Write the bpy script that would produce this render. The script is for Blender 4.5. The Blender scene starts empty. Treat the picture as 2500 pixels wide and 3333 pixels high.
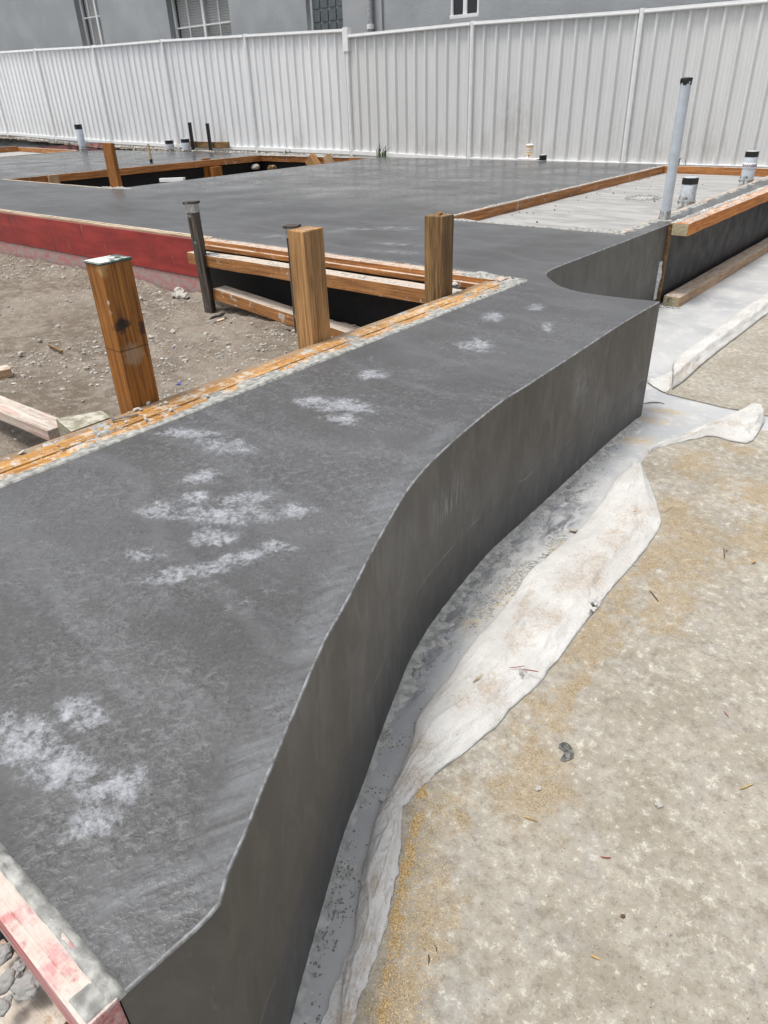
import bpy, bmesh, math, random
from mathutils import Vector, Matrix, noise
random.seed(7)
sc = bpy.context.scene
col = sc.collection

# ------------------------------------------------------------------ camera
FPX = 1521.588; CX, CY = 829.5, 1106.0          # photograph measured on a 1659 x 2212 grid
PITCH, ROLL, YAW = -0.53374113, -0.03590016, 0.70382981
CAM = Vector((0, 0, 1.38))
_fh = Vector((-math.sin(YAW), math.cos(YAW), 0)); _r = Vector((math.cos(YAW), math.sin(YAW), 0)); _up = Vector((0, 0, 1))
FWD = _fh*math.cos(PITCH) + _up*math.sin(PITCH); _U = -_fh*math.sin(PITCH) + _up*math.cos(PITCH)
RGT = _r*math.cos(ROLL) + _U*math.sin(ROLL); UPV = -_r*math.sin(ROLL) + _U*math.cos(ROLL)
cd = bpy.data.cameras.new('camera'); cam = bpy.data.objects.new('camera', cd); col.objects.link(cam)
cd.sensor_fit = 'VERTICAL'; cd.sensor_height = 24; cd.lens = FPX/2212*24
cd.clip_start = 0.02; cd.clip_end = 500
cam.matrix_world = Matrix.Translation(CAM) @ Matrix((RGT, UPV, -FWD)).transposed().to_4x4()
sc.camera = cam

# ------------------------------------------------------------------ light
SUN_EL, SUN_AZ = math.radians(72), math.radians(206)      # azimuth measured from +Y clockwise
sdir = Vector((math.sin(SUN_AZ)*math.cos(SUN_EL), math.cos(SUN_AZ)*math.cos(SUN_EL), math.sin(SUN_EL)))
w = bpy.data.worlds.new('World'); sc.world = w; w.use_nodes = True
nt = w.node_tree; bg = nt.nodes['Background']
sky = nt.nodes.new('ShaderNodeTexSky'); sky.sky_type = 'NISHITA'; sky.sun_disc = False
sky.sun_elevation = SUN_EL; sky.sun_rotation = SUN_AZ; sky.air_density = 1.0; sky.dust_density = 5.0; sky.ozone_density = 1.0
hs = nt.nodes.new('ShaderNodeHueSaturation'); hs.inputs['Saturation'].default_value = 0.35
nt.links.new(sky.outputs[0], hs.inputs['Color']); nt.links.new(hs.outputs[0], bg.inputs[0]); bg.inputs[1].default_value = 0.15
sl = bpy.data.lights.new('sun', 'SUN'); sl.energy = 2.1; sl.angle = math.radians(14); sl.color = (1, 0.97, 0.92)
so = bpy.data.objects.new('sun', sl); col.objects.link(so); so.rotation_euler = sdir.to_track_quat('Z', 'Y').to_euler()
sc.view_settings.view_transform = 'Standard'; sc.view_settings.look = 'None'; sc.view_settings.exposure = 0.28; sc.view_settings.gamma = 1

# ------------------------------------------------------------------ helpers
def ray(x, y): return RGT*(x-CX) - UPV*(y-CY) + FWD*FPX
def onz(x, y, z):
    d = ray(x, y); return CAM + d*((z-CAM.z)/d.z)
def ony(x, y, Y):
    d = ray(x, y); return CAM + d*(Y/d.y)
def onx(x, y, X):
    d = ray(x, y); return CAM + d*(X/d.x)
def zr(r, x, y, W=1659):          # point read in an enlarged crop of the 2500 x 3333 photograph
    f = (r[2]-r[0])/W; k = 1659/2500
    return ((r[0]+x*f)*k, (r[1]+y*f)*k)

def tag(o, label=None, cat=None, group=None, kind=None):
    for k, v in (('label', label), ('category', cat), ('group', group), ('kind', kind)):
        if v: o[k] = v
    return o
def link(name, me, mat=None, parent=None):
    o = bpy.data.objects.new(name, me); col.objects.link(o)
    if mat:
        for m in (mat if isinstance(mat, (list, tuple)) else [mat]): me.materials.append(m)
    if parent:
        o.parent = parent; o.matrix_parent_inverse = Matrix.Identity(4)
    return o
def empty(name, loc, label, cat, group=None):
    o = bpy.data.objects.new(name, None); col.objects.link(o); o.location = loc; o.empty_display_size = .1
    return tag(o, label, cat, group)
def mesh(name, v, f, smooth=False):
    me = bpy.data.meshes.new(name); me.from_pydata([tuple(p) for p in v], [], f); me.update()
    if smooth:
        for p in me.polygons: p.use_smooth = True
    return me
def bm_me(name, bm, smooth=False):
    me = bpy.data.meshes.new(name); bm.to_mesh(me); bm.free()
    if smooth:
        for p in me.polygons: p.use_smooth = True
    return me
def setc(o, parent):              # parent keeping world place
    o.parent = parent; o.matrix_parent_inverse = Matrix.Identity(4)
    o.matrix_basis = parent_mw(parent).inverted() @ o.matrix_basis
def parent_mw(p):
    m = p.matrix_basis
    while p.parent: p = p.parent; m = p.matrix_basis @ m
    return m
def timber(name, p0, p1, w, h, mat, side=None, parent=None, seg=None, wob=.0015, bev=.003, bow=0):
    """stick from p0 to p1 (centre line); local X along it, w across (local Y), h in local Z"""
    p0, p1 = Vector(p0), Vector(p1); d = p1-p0; L = d.length; X = d/L
    side = Vector(side) if side else (Vector((0, 0, 1)).cross(X) if abs(X.z) < .9 else Vector((0, 1, 0)))
    Z = X.cross(side).normalized(); Y = Z.cross(X).normalized()
    M = Matrix((X, Y, Z)).transposed().to_4x4(); M.translation = (p0+p1)/2
    n = seg or max(2, min(60, int(L/.05)))
    bm = bmesh.new(); sd = random.random()*50
    rings = []
    for i in range(n+1):
        x = -L/2+L*i/n; r = []
        for (a, b) in ((-1, -1), (1, -1), (1, 1), (-1, 1)):
            q = Vector((x, a*w/2, b*h/2)); nv = noise.noise_vector(Vector((x*4+sd, a*3, b*3)))*wob
            nv += Vector((0, bow*(1-(2*i/n-1)**2), 0))
            if i in (0, n): nv.x = noise.noise(Vector((a*5+sd, b*5, i)))*wob*2
            r.append(bm.verts.new(q+nv))
        rings.append(r)
    for i in range(n):
        for k in range(4): bm.faces.new((rings[i][k], rings[i][(k+1) % 4], rings[i+1][(k+1) % 4], rings[i+1][k]))
    bm.faces.new(rings[0][::-1]); bm.faces.new(rings[-1])
    bmesh.ops.recalc_face_normals(bm, faces=bm.faces)
    if bev:
        es = [e for e in bm.edges if e.calc_face_angle(0) > .8]
        bmesh.ops.bevel(bm, geom=es, offset=bev, segments=2, affect='EDGES', profile=.6)
    o = link(name, bm_me(name, bm), mat); o.matrix_basis = M
    if parent: setc(o, parent)
    return o
def box(name, a, b, mat, parent=None, bev=.003):
    a, b = Vector(a), Vector(b); bm = bmesh.new(); bmesh.ops.create_cube(bm, size=1)
    s = Vector([abs(b[i]-a[i]) for i in range(3)])
    for v in bm.verts: v.co = Vector([v.co[i]*s[i] for i in range(3)])
    if bev: bmesh.ops.bevel(bm, geom=list(bm.edges), offset=min(bev, min(s)*.3), segments=2, affect='EDGES')
    o = link(name, bm_me(name, bm), mat); o.location = (a+b)/2
    if parent: setc(o, parent)
    return o
def lathe(name, p0, p1, prof, mat, parent=None, n=32, wob=0):
    """prof: (t metres along, radius)"""
    p0, p1 = Vector(p0), Vector(p1); ax = (p1-p0).normalized()
    q = ax.to_track_quat('Z', 'Y'); v = []; f = []
    for i, (t, r) in enumerate(prof):
        for k in range(n):
            a = 2*math.pi*k/n; rr = r*(1+wob*noise.noise(Vector((math.cos(a)*2, math.sin(a)*2, t*30))))
            v.append(Vector((rr*math.cos(a), rr*math.sin(a), t)))
    for i in range(len(prof)-1):
        for k in range(n): f.append((i*n+k, i*n+(k+1) % n, (i+1)*n+(k+1) % n, (i+1)*n+k))
    f.append(tuple(range(n))[::-1]); f.append(tuple((len(prof)-1)*n+k for k in range(n)))
    me = mesh(name, v, f, True)
    o = link(name, me, mat); o.location = p0; o.rotation_mode = 'QUATERNION'; o.rotation_quaternion = q
    if parent: setc(o, parent)
    mod = o.modifiers.new('e', 'EDGE_SPLIT'); mod.split_angle = math.radians(40)
    return o
def flat(name, loops, z0, z1, mat, bev=0, parent=None):
    """extruded outline with holes between z0 and z1"""
    cu = bpy.data.curves.new(name, 'CURVE'); cu.dimensions = '2D'; cu.fill_mode = 'BOTH'
    for lp in loops:
        s = cu.splines.new('POLY'); s.points.add(len(lp)-1); s.use_cyclic_u = True
        for i, p in enumerate(lp): s.points[i].co = (p[0], p[1], 0, 1)
    cu.extrude = (z1-z0)/2-bev; cu.bevel_depth = bev; cu.bevel_resolution = 1; cu.offset = -bev
    t = bpy.data.objects.new('tmp', cu); col.objects.link(t)
    dg = bpy.context.evaluated_depsgraph_get(); me = bpy.data.meshes.new_from_object(t.evaluated_get(dg))
    bpy.data.objects.remove(t); bpy.data.curves.remove(cu); me.name = name
    me.materials.clear()
    o = link(name, me, mat); o.location = (0, 0, (z0+z1)/2)
    if parent: setc(o, parent)
    return o
def nz(x, y=0, z=0, s=1): return noise.noise(Vector((x*s, y*s, z*s)))
def fbm(x, y, z=0, o=4): return noise.fractal(Vector((x, y, z)), .8, 2.1, o)
def smoothpath(P, n):
    """catmull-rom resample by arc length"""
    P = [Vector(p) for p in P]; Q = []
    for i in range(len(P)-1):
        a = P[max(i-1, 0)]; b = P[i]; c = P[i+1]; d = P[min(i+2, len(P)-1)]
        for k in range(12):
            t = k/12; Q.append(.5*((2*b)+(c-a)*t+(2*a-5*b+4*c-d)*t*t+(3*b-a-3*c+d)*t**3))
    Q.append(P[-1]); L = [0]
    for i in range(1, len(Q)): L.append(L[-1]+(Q[i]-Q[i-1]).length)
    out = []; j = 0
    for i in range(n):
        s = L[-1]*i/(n-1)
        while j < len(Q)-2 and L[j+1] < s: j += 1
        t = (s-L[j])/max(L[j+1]-L[j], 1e-9); out.append(Q[j].lerp(Q[j+1], min(max(t, 0), 1)))
    return out

# ------------------------------------------------------------------ materials
class N:
    def __init__(s, name):
        s.m = bpy.data.materials.new(name); s.m.use_nodes = True; s.t = s.m.node_tree
        s.b = s.t.nodes['Principled BSDF']; s.tc = s.t.nodes.new('ShaderNodeTexCoord')
        s.obj = s.tc.outputs['Object']; s.wsc = 14; s.wam = .09
        g = s.t.nodes.new('ShaderNodeNewGeometry'); s.pos = g.outputs['Position']; s.nrm = g.outputs['Normal']
    def new(s, k): return s.t.nodes.new(k)
    def put(s, sock, v):
        if hasattr(v, 'links') or isinstance(v, bpy.types.NodeSocket): s.t.links.new(v, sock)
        elif isinstance(v, (tuple, list)) and len(v) == 3 and sock.type == 'RGBA': sock.default_value = (*v, 1)
        else: sock.default_value = v
    def map(s, vec, scale=(1, 1, 1), loc=(0, 0, 0), rot=(0, 0, 0)):
        n = s.new('ShaderNodeMapping'); s.put(n.inputs[0], vec); n.inputs['Scale'].default_value = scale
        n.inputs['Location'].default_value = loc; n.inputs['Rotation'].default_value = rot; return n.outputs[0]
    def noise(s, vec, scale, detail=4, rough=.55, dist=0):
        n = s.new('ShaderNodeTexNoise'); s.put(n.inputs['Vector'], vec); n.inputs['Scale'].default_value = scale
        n.inputs['Detail'].default_value = detail; n.inputs['Roughness'].default_value = rough; n.inputs['Distortion'].default_value = dist
        return n.outputs['Fac']
    def vor(s, vec, scale, feat='F1', rnd=1):
        n = s.new('ShaderNodeTexVoronoi'); s.put(n.inputs['Vector'], vec); n.inputs['Scale'].default_value = scale; n.feature = feat
        n.inputs['Randomness'].default_value = rnd; return n.outputs['Distance']
    def rmp(s, v, a, b, lo=0, hi=1, smooth=True):
        n = s.new('ShaderNodeMapRange'); s.put(n.inputs[0], v); n.inputs[1].default_value = a; n.inputs[2].default_value = b
        n.inputs[3].default_value = lo; n.inputs[4].default_value = hi; n.clamp = True
        if smooth: n.interpolation_type = 'SMOOTHSTEP'
        return n.outputs[0]
    def mix(s, f, a, b):
        n = s.new('ShaderNodeMix'); n.data_type = 'RGBA'; s.put(n.inputs[0], f); s.put(n.inputs[6], a); s.put(n.inputs[7], b); return n.outputs[2]
    def mth(s, op, a, b=0.0, c=None):
        n = s.new('ShaderNodeMath'); n.operation = op; s.put(n.inputs[0], a); s.put(n.inputs[1], b)
        if c is not None: s.put(n.inputs[2], c)
        return n.outputs[0]
    def sep(s, v):
        n = s.new('ShaderNodeSeparateXYZ'); s.put(n.inputs[0], v); return n.outputs
    def spot(s, cx, cy, rx, ry, ang=0):
        """soft ellipse lying on the world XY plane"""
        if not getattr(s, 'wp', None):
            t = s.new('ShaderNodeTexNoise'); s.put(t.inputs['Vector'], s.pos); t.inputs['Scale'].default_value = s.wsc; t.inputs['Detail'].default_value = 6; t.inputs['Roughness'].default_value = .7
            a = s.new('ShaderNodeVectorMath'); a.operation = 'MULTIPLY_ADD'; s.put(a.inputs[0], t.outputs['Color']); a.inputs[1].default_value = (s.wam,)*3
            b = s.new('ShaderNodeVectorMath'); b.operation = 'SUBTRACT'; s.put(b.inputs[0], s.pos); b.inputs[1].default_value = (s.wam/2,)*3; s.put(a.inputs[2], b.outputs[0]); s.wp = a.outputs[0]
        n = s.new('ShaderNodeMapping'); n.vector_type = 'TEXTURE'; s.put(n.inputs[0], s.wp)
        n.inputs['Location'].default_value = (cx, cy, 0); n.inputs['Rotation'].default_value = (0, 0, ang); n.inputs['Scale'].default_value = (rx, ry, 1000)
        l = s.new('ShaderNodeVectorMath'); l.operation = 'LENGTH'; s.put(l.inputs[0], n.outputs[0])
        return s.rmp(l.outputs['Value'], 1.3, .2)
    def maxs(s, L):
        o = L[0]
        for x in L[1:]: o = s.mth('MAXIMUM', o, x)
        return o
    def bump(s, h, strength=.3, dist=.01, prev=None):
        n = s.new('ShaderNodeBump'); s.put(n.inputs['Height'], h); n.inputs['Strength'].default_value = strength; n.inputs['Distance'].default_value = dist
        if prev: s.put(n.inputs['Normal'], prev)
        return n.outputs[0]
    def done(s, colr, rough=.7, normal=None, spec=.5, metal=0):
        s.put(s.b.inputs['Base Color'], colr); s.put(s.b.inputs['Roughness'], rough); s.b.inputs['Specular IOR Level'].default_value = spec
        s.b.inputs['Metallic'].default_value = metal
        if normal: s.put(s.b.inputs['Normal'], normal)
        return s.m
def plain(name, c, rough=.6, var=.12, scale=30, bump=.1, spec=.5, metal=0):
    n = N(name); a = n.noise(n.obj, scale, 5)
    c2 = tuple(x*(1-var*2) for x in c); c1 = tuple(min(1, x*(1+var)) for x in c)
    return n.done(n.mix(n.rmp(a, .3, .7), c2, c1), rough, n.bump(n.noise(n.obj, scale*4, 3), bump, .002), spec, metal)

def m_slabtop():
    n = N('fresh_concrete_top'); p = n.pos
    big = n.noise(p, 1.1, 4, .6); mid = n.noise(p, 5, 5, .6)
    # burnish sweeps of the trowel
    sw = n.noise(n.map(p, (1.2, 6, 1), rot=(0, 0, .5)), 2.2, 5, .6, .8)
    base = n.mix(n.rmp(big, .35, .65), (.064, .0645, .065), (.094, .096, .099))
    base = n.mix(n.mth('MULTIPLY', n.rmp(sw, .50, .72), .35), base, (.125, .13, .138))
    # pitted, peeling film: small pale lace around darker pits
    dist = n.map(p, (1, 1, 1))
    w1 = n.noise(dist, 75, 4, .65, .5); w2 = n.noise(dist, 38, 5, .6, .3)
    w3 = n.noise(n.map(p, (1, 1, 1), (7, 2, 0)), 95, 2, .5, .4)
    ln = n.maxs([n.rmp(n.mth('ABSOLUTE', n.mth('SUBTRACT', n.noise(n.map(p, (1, 1, 1), (2, 9, 0)), 46, 3, .55, .5), .5)), .028, .004), n.rmp(n.mth('ABSOLUTE', n.mth('SUBTRACT', w3, .5)), .04, .0)])
    wv = n.new('ShaderNodeVectorMath'); wv.operation = 'MULTIPLY_ADD'; tn = n.new('ShaderNodeTexNoise'); n.put(tn.inputs['Vector'], p); tn.inputs['Scale'].default_value = 40; tn.inputs['Detail'].default_value = 4
    n.put(wv.inputs[0], tn.outputs['Color']); wv.inputs[1].default_value = (.022, .022, .022); n.put(wv.inputs[2], p)
    cell = n.vor(n.map(wv.outputs[0], (1, .75, 1), rot=(0, 0, .5)), 85, 'SMOOTH_F1'); cell2 = n.vor(n.map(wv.outputs[0], (1, .75, 1), (3, 3, 0), rot=(0, 0, .5)), 170, 'F1')
    rim = n.mth('ADD', n.mth('MULTIPLY', n.rmp(cell, .34, .62), .7), n.mth('MULTIPLY', n.rmp(cell2, .4, .8), .4))
    lace = n.mth('MULTIPLY', n.mth('ADD', n.mth('MULTIPLY', ln, .25), n.mth('MULTIPLY', rim, .85)), n.rmp(w2, .36, .62))
    area = n.mth('MULTIPLY', n.rmp(n.noise(p, 3.2, 5, .65), .40, .56), n.rmp(n.sep(p)[1], 3.6, 2.4, .25, 1))
    gr = n.noise(n.map(p, (1, .7, 1), rot=(0, 0, .5)), 190, 5, .75); nearf = n.rmp(n.sep(p)[1], 5, 1.5, .25, 1)
    base = n.mix(n.mth('MULTIPLY', n.rmp(gr, .52, .36), n.mth('MULTIPLY', nearf, .30)), base, (.034, .034, .034))
    base = n.mix(n.mth('MULTIPLY', n.rmp(gr, .52, .66), n.mth('MULTIPLY', nearf, .35)), base, (.17, .172, .176))
    f1 = n.mth('MULTIPLY', n.mth('MULTIPLY', lace, area), .50)
    c = n.mix(f1, base, (.20, .205, .212))
    pits = n.mth('MULTIPLY', n.rmp(n.vor(n.map(p, (1, 1.3, 1)), 62), .34, .12), n.rmp(n.noise(p, 14, 4), .44, .56))
    c = n.mix(n.mth('MULTIPLY', pits, .5), c, (.032, .032, .034))
    # white bloom, ragged, where the photo shows it
    S = [(-1.66, 1.08, .12, .05, .5), (-1.50, 1.09, .13, .05, .3), (-1.40, .93, .07, .05, .9), (-1.345, .76, .075, .05, .95), (-1.32, .85, .05, .05, .9),
         (-1.27, .80, .09, .035, .75), (-1.20, .84, .11, .075, .8), (-1.14, .765, .075, .045, .6), (-1.21, .625, .055, .04, .5), (-1.22, .93, .09, .05, .9),
         (-1.10, .61, .06, .035, .95), (-1.065, .67, .08, .035, .95), (-1.03, .75, .07, .035, .8), (-1.09, .93, .09, .05, 1.0), (-1.0, .82, .06, .03, .8),
         (-.95, .21, .10, .055, .5), (-.88, .215, .10, .055, .3), (-.82, .225, .07, .05, .3), (-.90, .30, .07, .03, .3),
         (-.735, .25, .07, .05, 1.0), (-.705, .205, .045, .04, .7), (-1.43, 1.50, .16, .075, .35), (-1.52, 1.47, .10, .06, .3), (-1.36, 1.42, .08, .05, .3), (-1.53, 1.77, .07, .06, .6),
         (-1.42, 2.25, .09, .12, .4), (-1.57, 2.62, .06, .10, .4), (-1.50, 2.85, .05, .07, .4), (-1.30, 2.6, .03, .10, .6)]
    bl = n.maxs([n.spot(*a) for a in S])
    rag = n.noise(p, 26, 7, .72, .6); ragf = n.noise(n.map(p, (1, 1, 1), (3, 1, 0)), 110, 3, .7)
    rg = n.mth('ADD', n.mth('MULTIPLY', n.rmp(rag, .34, .66, smooth=False), .5), n.mth('MULTIPLY', n.rmp(ragf, .34, .66, smooth=False), .42))
    v = n.mth('ADD', n.mth('MULTIPLY', bl, .40), rg)
    white = n.mth('MULTIPLY', n.rmp(v, .58, 1.22, smooth=False), n.rmp(bl, .0, .75))
    ed = n.mth('MULTIPLY', n.maxs([n.spot(-.60, .40, .24, .05, 2.04), n.spot(-.77, .74, .26, .05, 2.10), n.spot(-.92, 1.08, .22, .05, 2.0), n.spot(-1.03, 1.4, .2, .04, 1.8), n.spot(-.55, .22, .12, .05, .9)]), n.rmp(n.noise(n.map(n.map(p, rot=(0, 0, .47)), (22, 3, 1)), 2, 6, .7, .4), .36, .62))
    c = n.mix(n.mth('MULTIPLY', ed, .6), c, (.17, .178, .188))
    arc = n.new('ShaderNodeTexWave'); arc.wave_type = 'RINGS'; arc.inputs['Scale'].default_value = 1.1; arc.inputs['Distortion'].default_value = 9; arc.inputs['Detail'].default_value = 5; arc.inputs['Detail Scale'].default_value = 1.3
    n.put(arc.inputs['Vector'], n.map(p, (1, 1, 0), (2.4, .3, 0)))
    c = n.mix(n.mth('MULTIPLY', n.rmp(arc.outputs['Fac'], .80, 1.0), .16), c, (.17, .175, .18))
    halo = n.mth('MULTIPLY', n.mth('MULTIPLY', bl, n.rmp(rag, .4, .6)), .30)
    c = n.mix(halo, c, (.15, .157, .168))
    c = n.mix(n.mth('MULTIPLY', white, .95), c, (.36, .375, .405))
    # odd streaks on the far slab
    F = [(-3.9, 3.6, .25, .10, .2), (-3.4, 4.25, .45, .10, .55), (-3.7, 4.0, .2, .1, 1.2), (-3.0, 3.75, .3, .06, .1), (-5.2, 6.1, .7, .08, .1), (-2.8, 3.55, .25, .06, .2), (-4.6, 7.2, .9, .1, .3), (-6.5, 8.2, 1.5, .12, .1)]
    fl = n.mth('MULTIPLY', n.maxs([n.spot(*a) for a in F]), n.rmp(n.noise(p, 9, 6, .7, .5), .42, .68))
    c = n.mix(n.mth('MULTIPLY', fl, .45), c, (.42, .43, .45))
    wet = n.rmp(n.sep(p)[1], 2.6, 6.0)
    r = n.mth('SUBTRACT', n.rmp(n.noise(p, 2.3, 4), .3, .7, .46, .60), n.mth('MULTIPLY', wet, .27))
    r = n.mth('ADD', r, n.mth('MULTIPLY', white, .3))
    near = n.rmp(n.sep(p)[1], 6, 2.5, .05, 1)
    h = n.mth('ADD', n.mth('MULTIPLY', w1, .8), n.mth('MULTIPLY', rim, .8))
    b = n.bump(n.mth('MULTIPLY', n.mth('MULTIPLY', h, n.mth('ADD', area, .25)), near), .4, .004)
    b = n.bump(n.noise(p, 1.6, 1), .10, .005, b)
    return n.done(c, r, b, .5)
def m_slabside():
    n = N('fresh_concrete_side'); p = n.pos
    st = n.noise(n.map(p, (5, 5, 2.2), rot=(.55, .5, 0)), 3, 6, .65, .8)
    big = n.noise(p, 2.2, 4)
    c = n.mix(n.rmp(big, .35, .68), (.080, .075, .067), (.112, .108, .100))
    c = n.mix(n.mth('MULTIPLY', n.rmp(st, .55, .75), .25), c, (.155, .155, .155))
    fs = n.noise(n.map(p, (75, 75, 14), rot=(.35, .3, 0)), 1, 5, .7)
    c = n.mix(n.mth('MULTIPLY', n.mth('MULTIPLY', n.rmp(fs, .58, .72), n.rmp(n.noise(p, 4, 3), .45, .6)), .35), c, (.25, .26, .28))
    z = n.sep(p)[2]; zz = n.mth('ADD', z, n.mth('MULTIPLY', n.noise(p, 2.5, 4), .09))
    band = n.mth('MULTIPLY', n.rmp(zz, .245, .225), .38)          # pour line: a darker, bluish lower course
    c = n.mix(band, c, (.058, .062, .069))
    pl = n.mth('MULTIPLY', n.rmp(n.mth('ABSOLUTE', n.mth('SUBTRACT', zz, .238)), .006, .0), n.rmp(n.noise(p, 3, 3), .5, .6))
    c = n.mix(n.mth('MULTIPLY', pl, .5), c, (.24, .25, .27))
    ho = n.mth('MULTIPLY', n.rmp(n.vor(p, 26), .085, .05), n.rmp(n.noise(p, 5, 3), .50, .60)); c = n.mix(n.mth('MULTIPLY', ho, .75), c, (.025, .024, .022))
    sc1 = n.mth('MULTIPLY', n.mth('MULTIPLY', n.spot(-.99, 1.46, .05, .13, .1), n.mth('MULTIPLY', n.rmp(z, .30, .35), n.rmp(z, .46, .40))), n.rmp(n.noise(n.map(p, (90, 90, 8)), 1, 4), .48, .60)); c = n.mix(n.mth('MULTIPLY', sc1, .55), c, (.30, .31, .32))
    sc2 = n.mth('MULTIPLY', n.mth('MULTIPLY', n.spot(-1.07, 2.45, .05, .10, 0), n.mth('MULTIPLY', n.rmp(z, .30, .36), n.rmp(z, .50, .42))), n.rmp(n.noise(p, 30, 5), .42, .6)); c = n.mix(n.mth('MULTIPLY', sc2, .4), c, (.24, .245, .25))
    y_ = n.sep(p)[1]
    for jy in (.93, 2.13): c = n.mix(n.mth('MULTIPLY', n.rmp(n.mth('ABSOLUTE', n.mth('SUBTRACT', n.mth('ADD', y_, n.mth('MULTIPLY', n.noise(p, 8, 2), .008)), jy)), .0022, .0005), .35), c, (.17, .172, .175))
    edge = n.mth('MULTIPLY', n.rmp(z, .012, .003), .7); c = n.mix(edge, c, (.07, .065, .05))
    b = n.bump(n.noise(n.map(p, (60, 60, 30)), 1, 4), .12, .003); b = n.bump(st, .15, .006, b)
    return n.done(c, n.rmp(st, .3, .7, .42, .6), b, .45)
def m_arris():
    n = N('trowelled_edge'); return n.done(n.mix(n.rmp(n.noise(n.pos, 30, 5, .7), .35, .65), (.12, .12, .12), (.30, .31, .32)), .7)
def m_recess():
    n = N('dry_concrete'); p = n.pos; a = n.noise(n.map(p, (1, 3, 1), rot=(0, 0, .4)), 3, 5, .6, .5)
    c = n.mix(n.rmp(a, .35, .65), (.27, .27, .262), (.37, .37, .36)); sp = n.rmp(n.noise(p, 90, 3), .66, .72)
    c = n.mix(n.mth('MULTIPLY', sp, .4), c, (.16, .15, .14))
    return n.done(c, .75, n.bump(n.noise(p, 60, 4), .2, .003))
def m_ground():
    n = N('pale_concrete_ground'); p = n.pos
    a = n.noise(p, 1.5, 5, .6, .3); b_ = n.noise(p, 9, 6, .65)
    c = n.mix(n.rmp(a, .35, .65), (.36, .373, .388), (.46, .465, .462))
    c = n.mix(n.mth('MULTIPLY', n.rmp(b_, .5, .62), .5), c, (.54, .54, .52))
    # cement splash and dark wet smears beside the slab
    smear = n.maxs([n.spot(-.985, 1.75, .10, .30, .0), n.spot(-.93, 1.42, .08, .22, .25), n.spot(-.93, 2.1, .06, .28, .0), n.spot(-.97, 1.3, .04, .16, .3), n.spot(-.90, 1.15, .07, .14, .35), n.spot(-1.0, 2.3, .08, .22, 0)])
    lines = n.rmp(n.mth('ABSOLUTE', n.mth('SUBTRACT', n.noise(n.map(p, (5, 1.0, 1), rot=(0, 0, -.15)), 3.0, 2, .4, .3), .5)), .030, .005)
    ss = n.rmp(n.noise(n.map(p, (4, 1.6, 1), rot=(0, 0, -.12)), 8, 6, .7, .6), .42, .62)
    c = n.mix(n.mth('MULTIPLY', n.mth('MULTIPLY', smear, ss), .9), c, (.105, .112, .125))
    c = n.mix(n.mth('MULTIPLY', n.mth('MULTIPLY', lines, n.rmp(n.sep(p)[0], -.80, -.86)), n.mth('MULTIPLY', n.mth('MULTIPLY', n.rmp(n.noise(p, 6, 4), .47, .58), n.rmp(n.sep(p)[1], 2.6, 2.2)), .6)), c, (.12, .125, .135))
    sand = n.maxs([n.spot(-.875, 1.62, .035, .16, .15), n.spot(-.88, 1.45, .03, .08, .2), n.spot(-.86, 1.95, .03, .10, 0), n.spot(-1.0, 2.95, .12, .06, .5), n.spot(-.86, 2.86, .08, .05, 1.2), n.spot(-1.05, 3.2, .18, .05, .3), n.spot(-1.0, 3.35, .12, .05, .3)])
    sg = n.rmp(n.noise(p, 40, 6, .75), .44, .55)
    c = n.mix(n.mth('MULTIPLY', n.mth('MULTIPLY', sand, sg), .9), c, n.mix(n.rmp(n.noise(p, 300, 2), .4, .6), (.36, .25, .12), (.58, .46, .28)))
    far = n.mth('MULTIPLY', n.rmp(n.noise(n.map(p, (1, .35, 1)), 1.4, 4), .52, .56), .3)
    c = n.mix(far, c, (.50, .50, .47))
    sp = n.rmp(n.noise(p, 160, 2), .70, .76); c = n.mix(n.mth('MULTIPLY', sp, .7), c, (.12, .10, .08))
    b = n.bump(n.noise(p, 70, 5, .7), .25, .004); b = n.bump(n.mth('MULTIPLY', smear, ss), .3, .006, b)
    return n.done(c, n.rmp(a, .3, .7, .5, .8), b)
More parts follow.
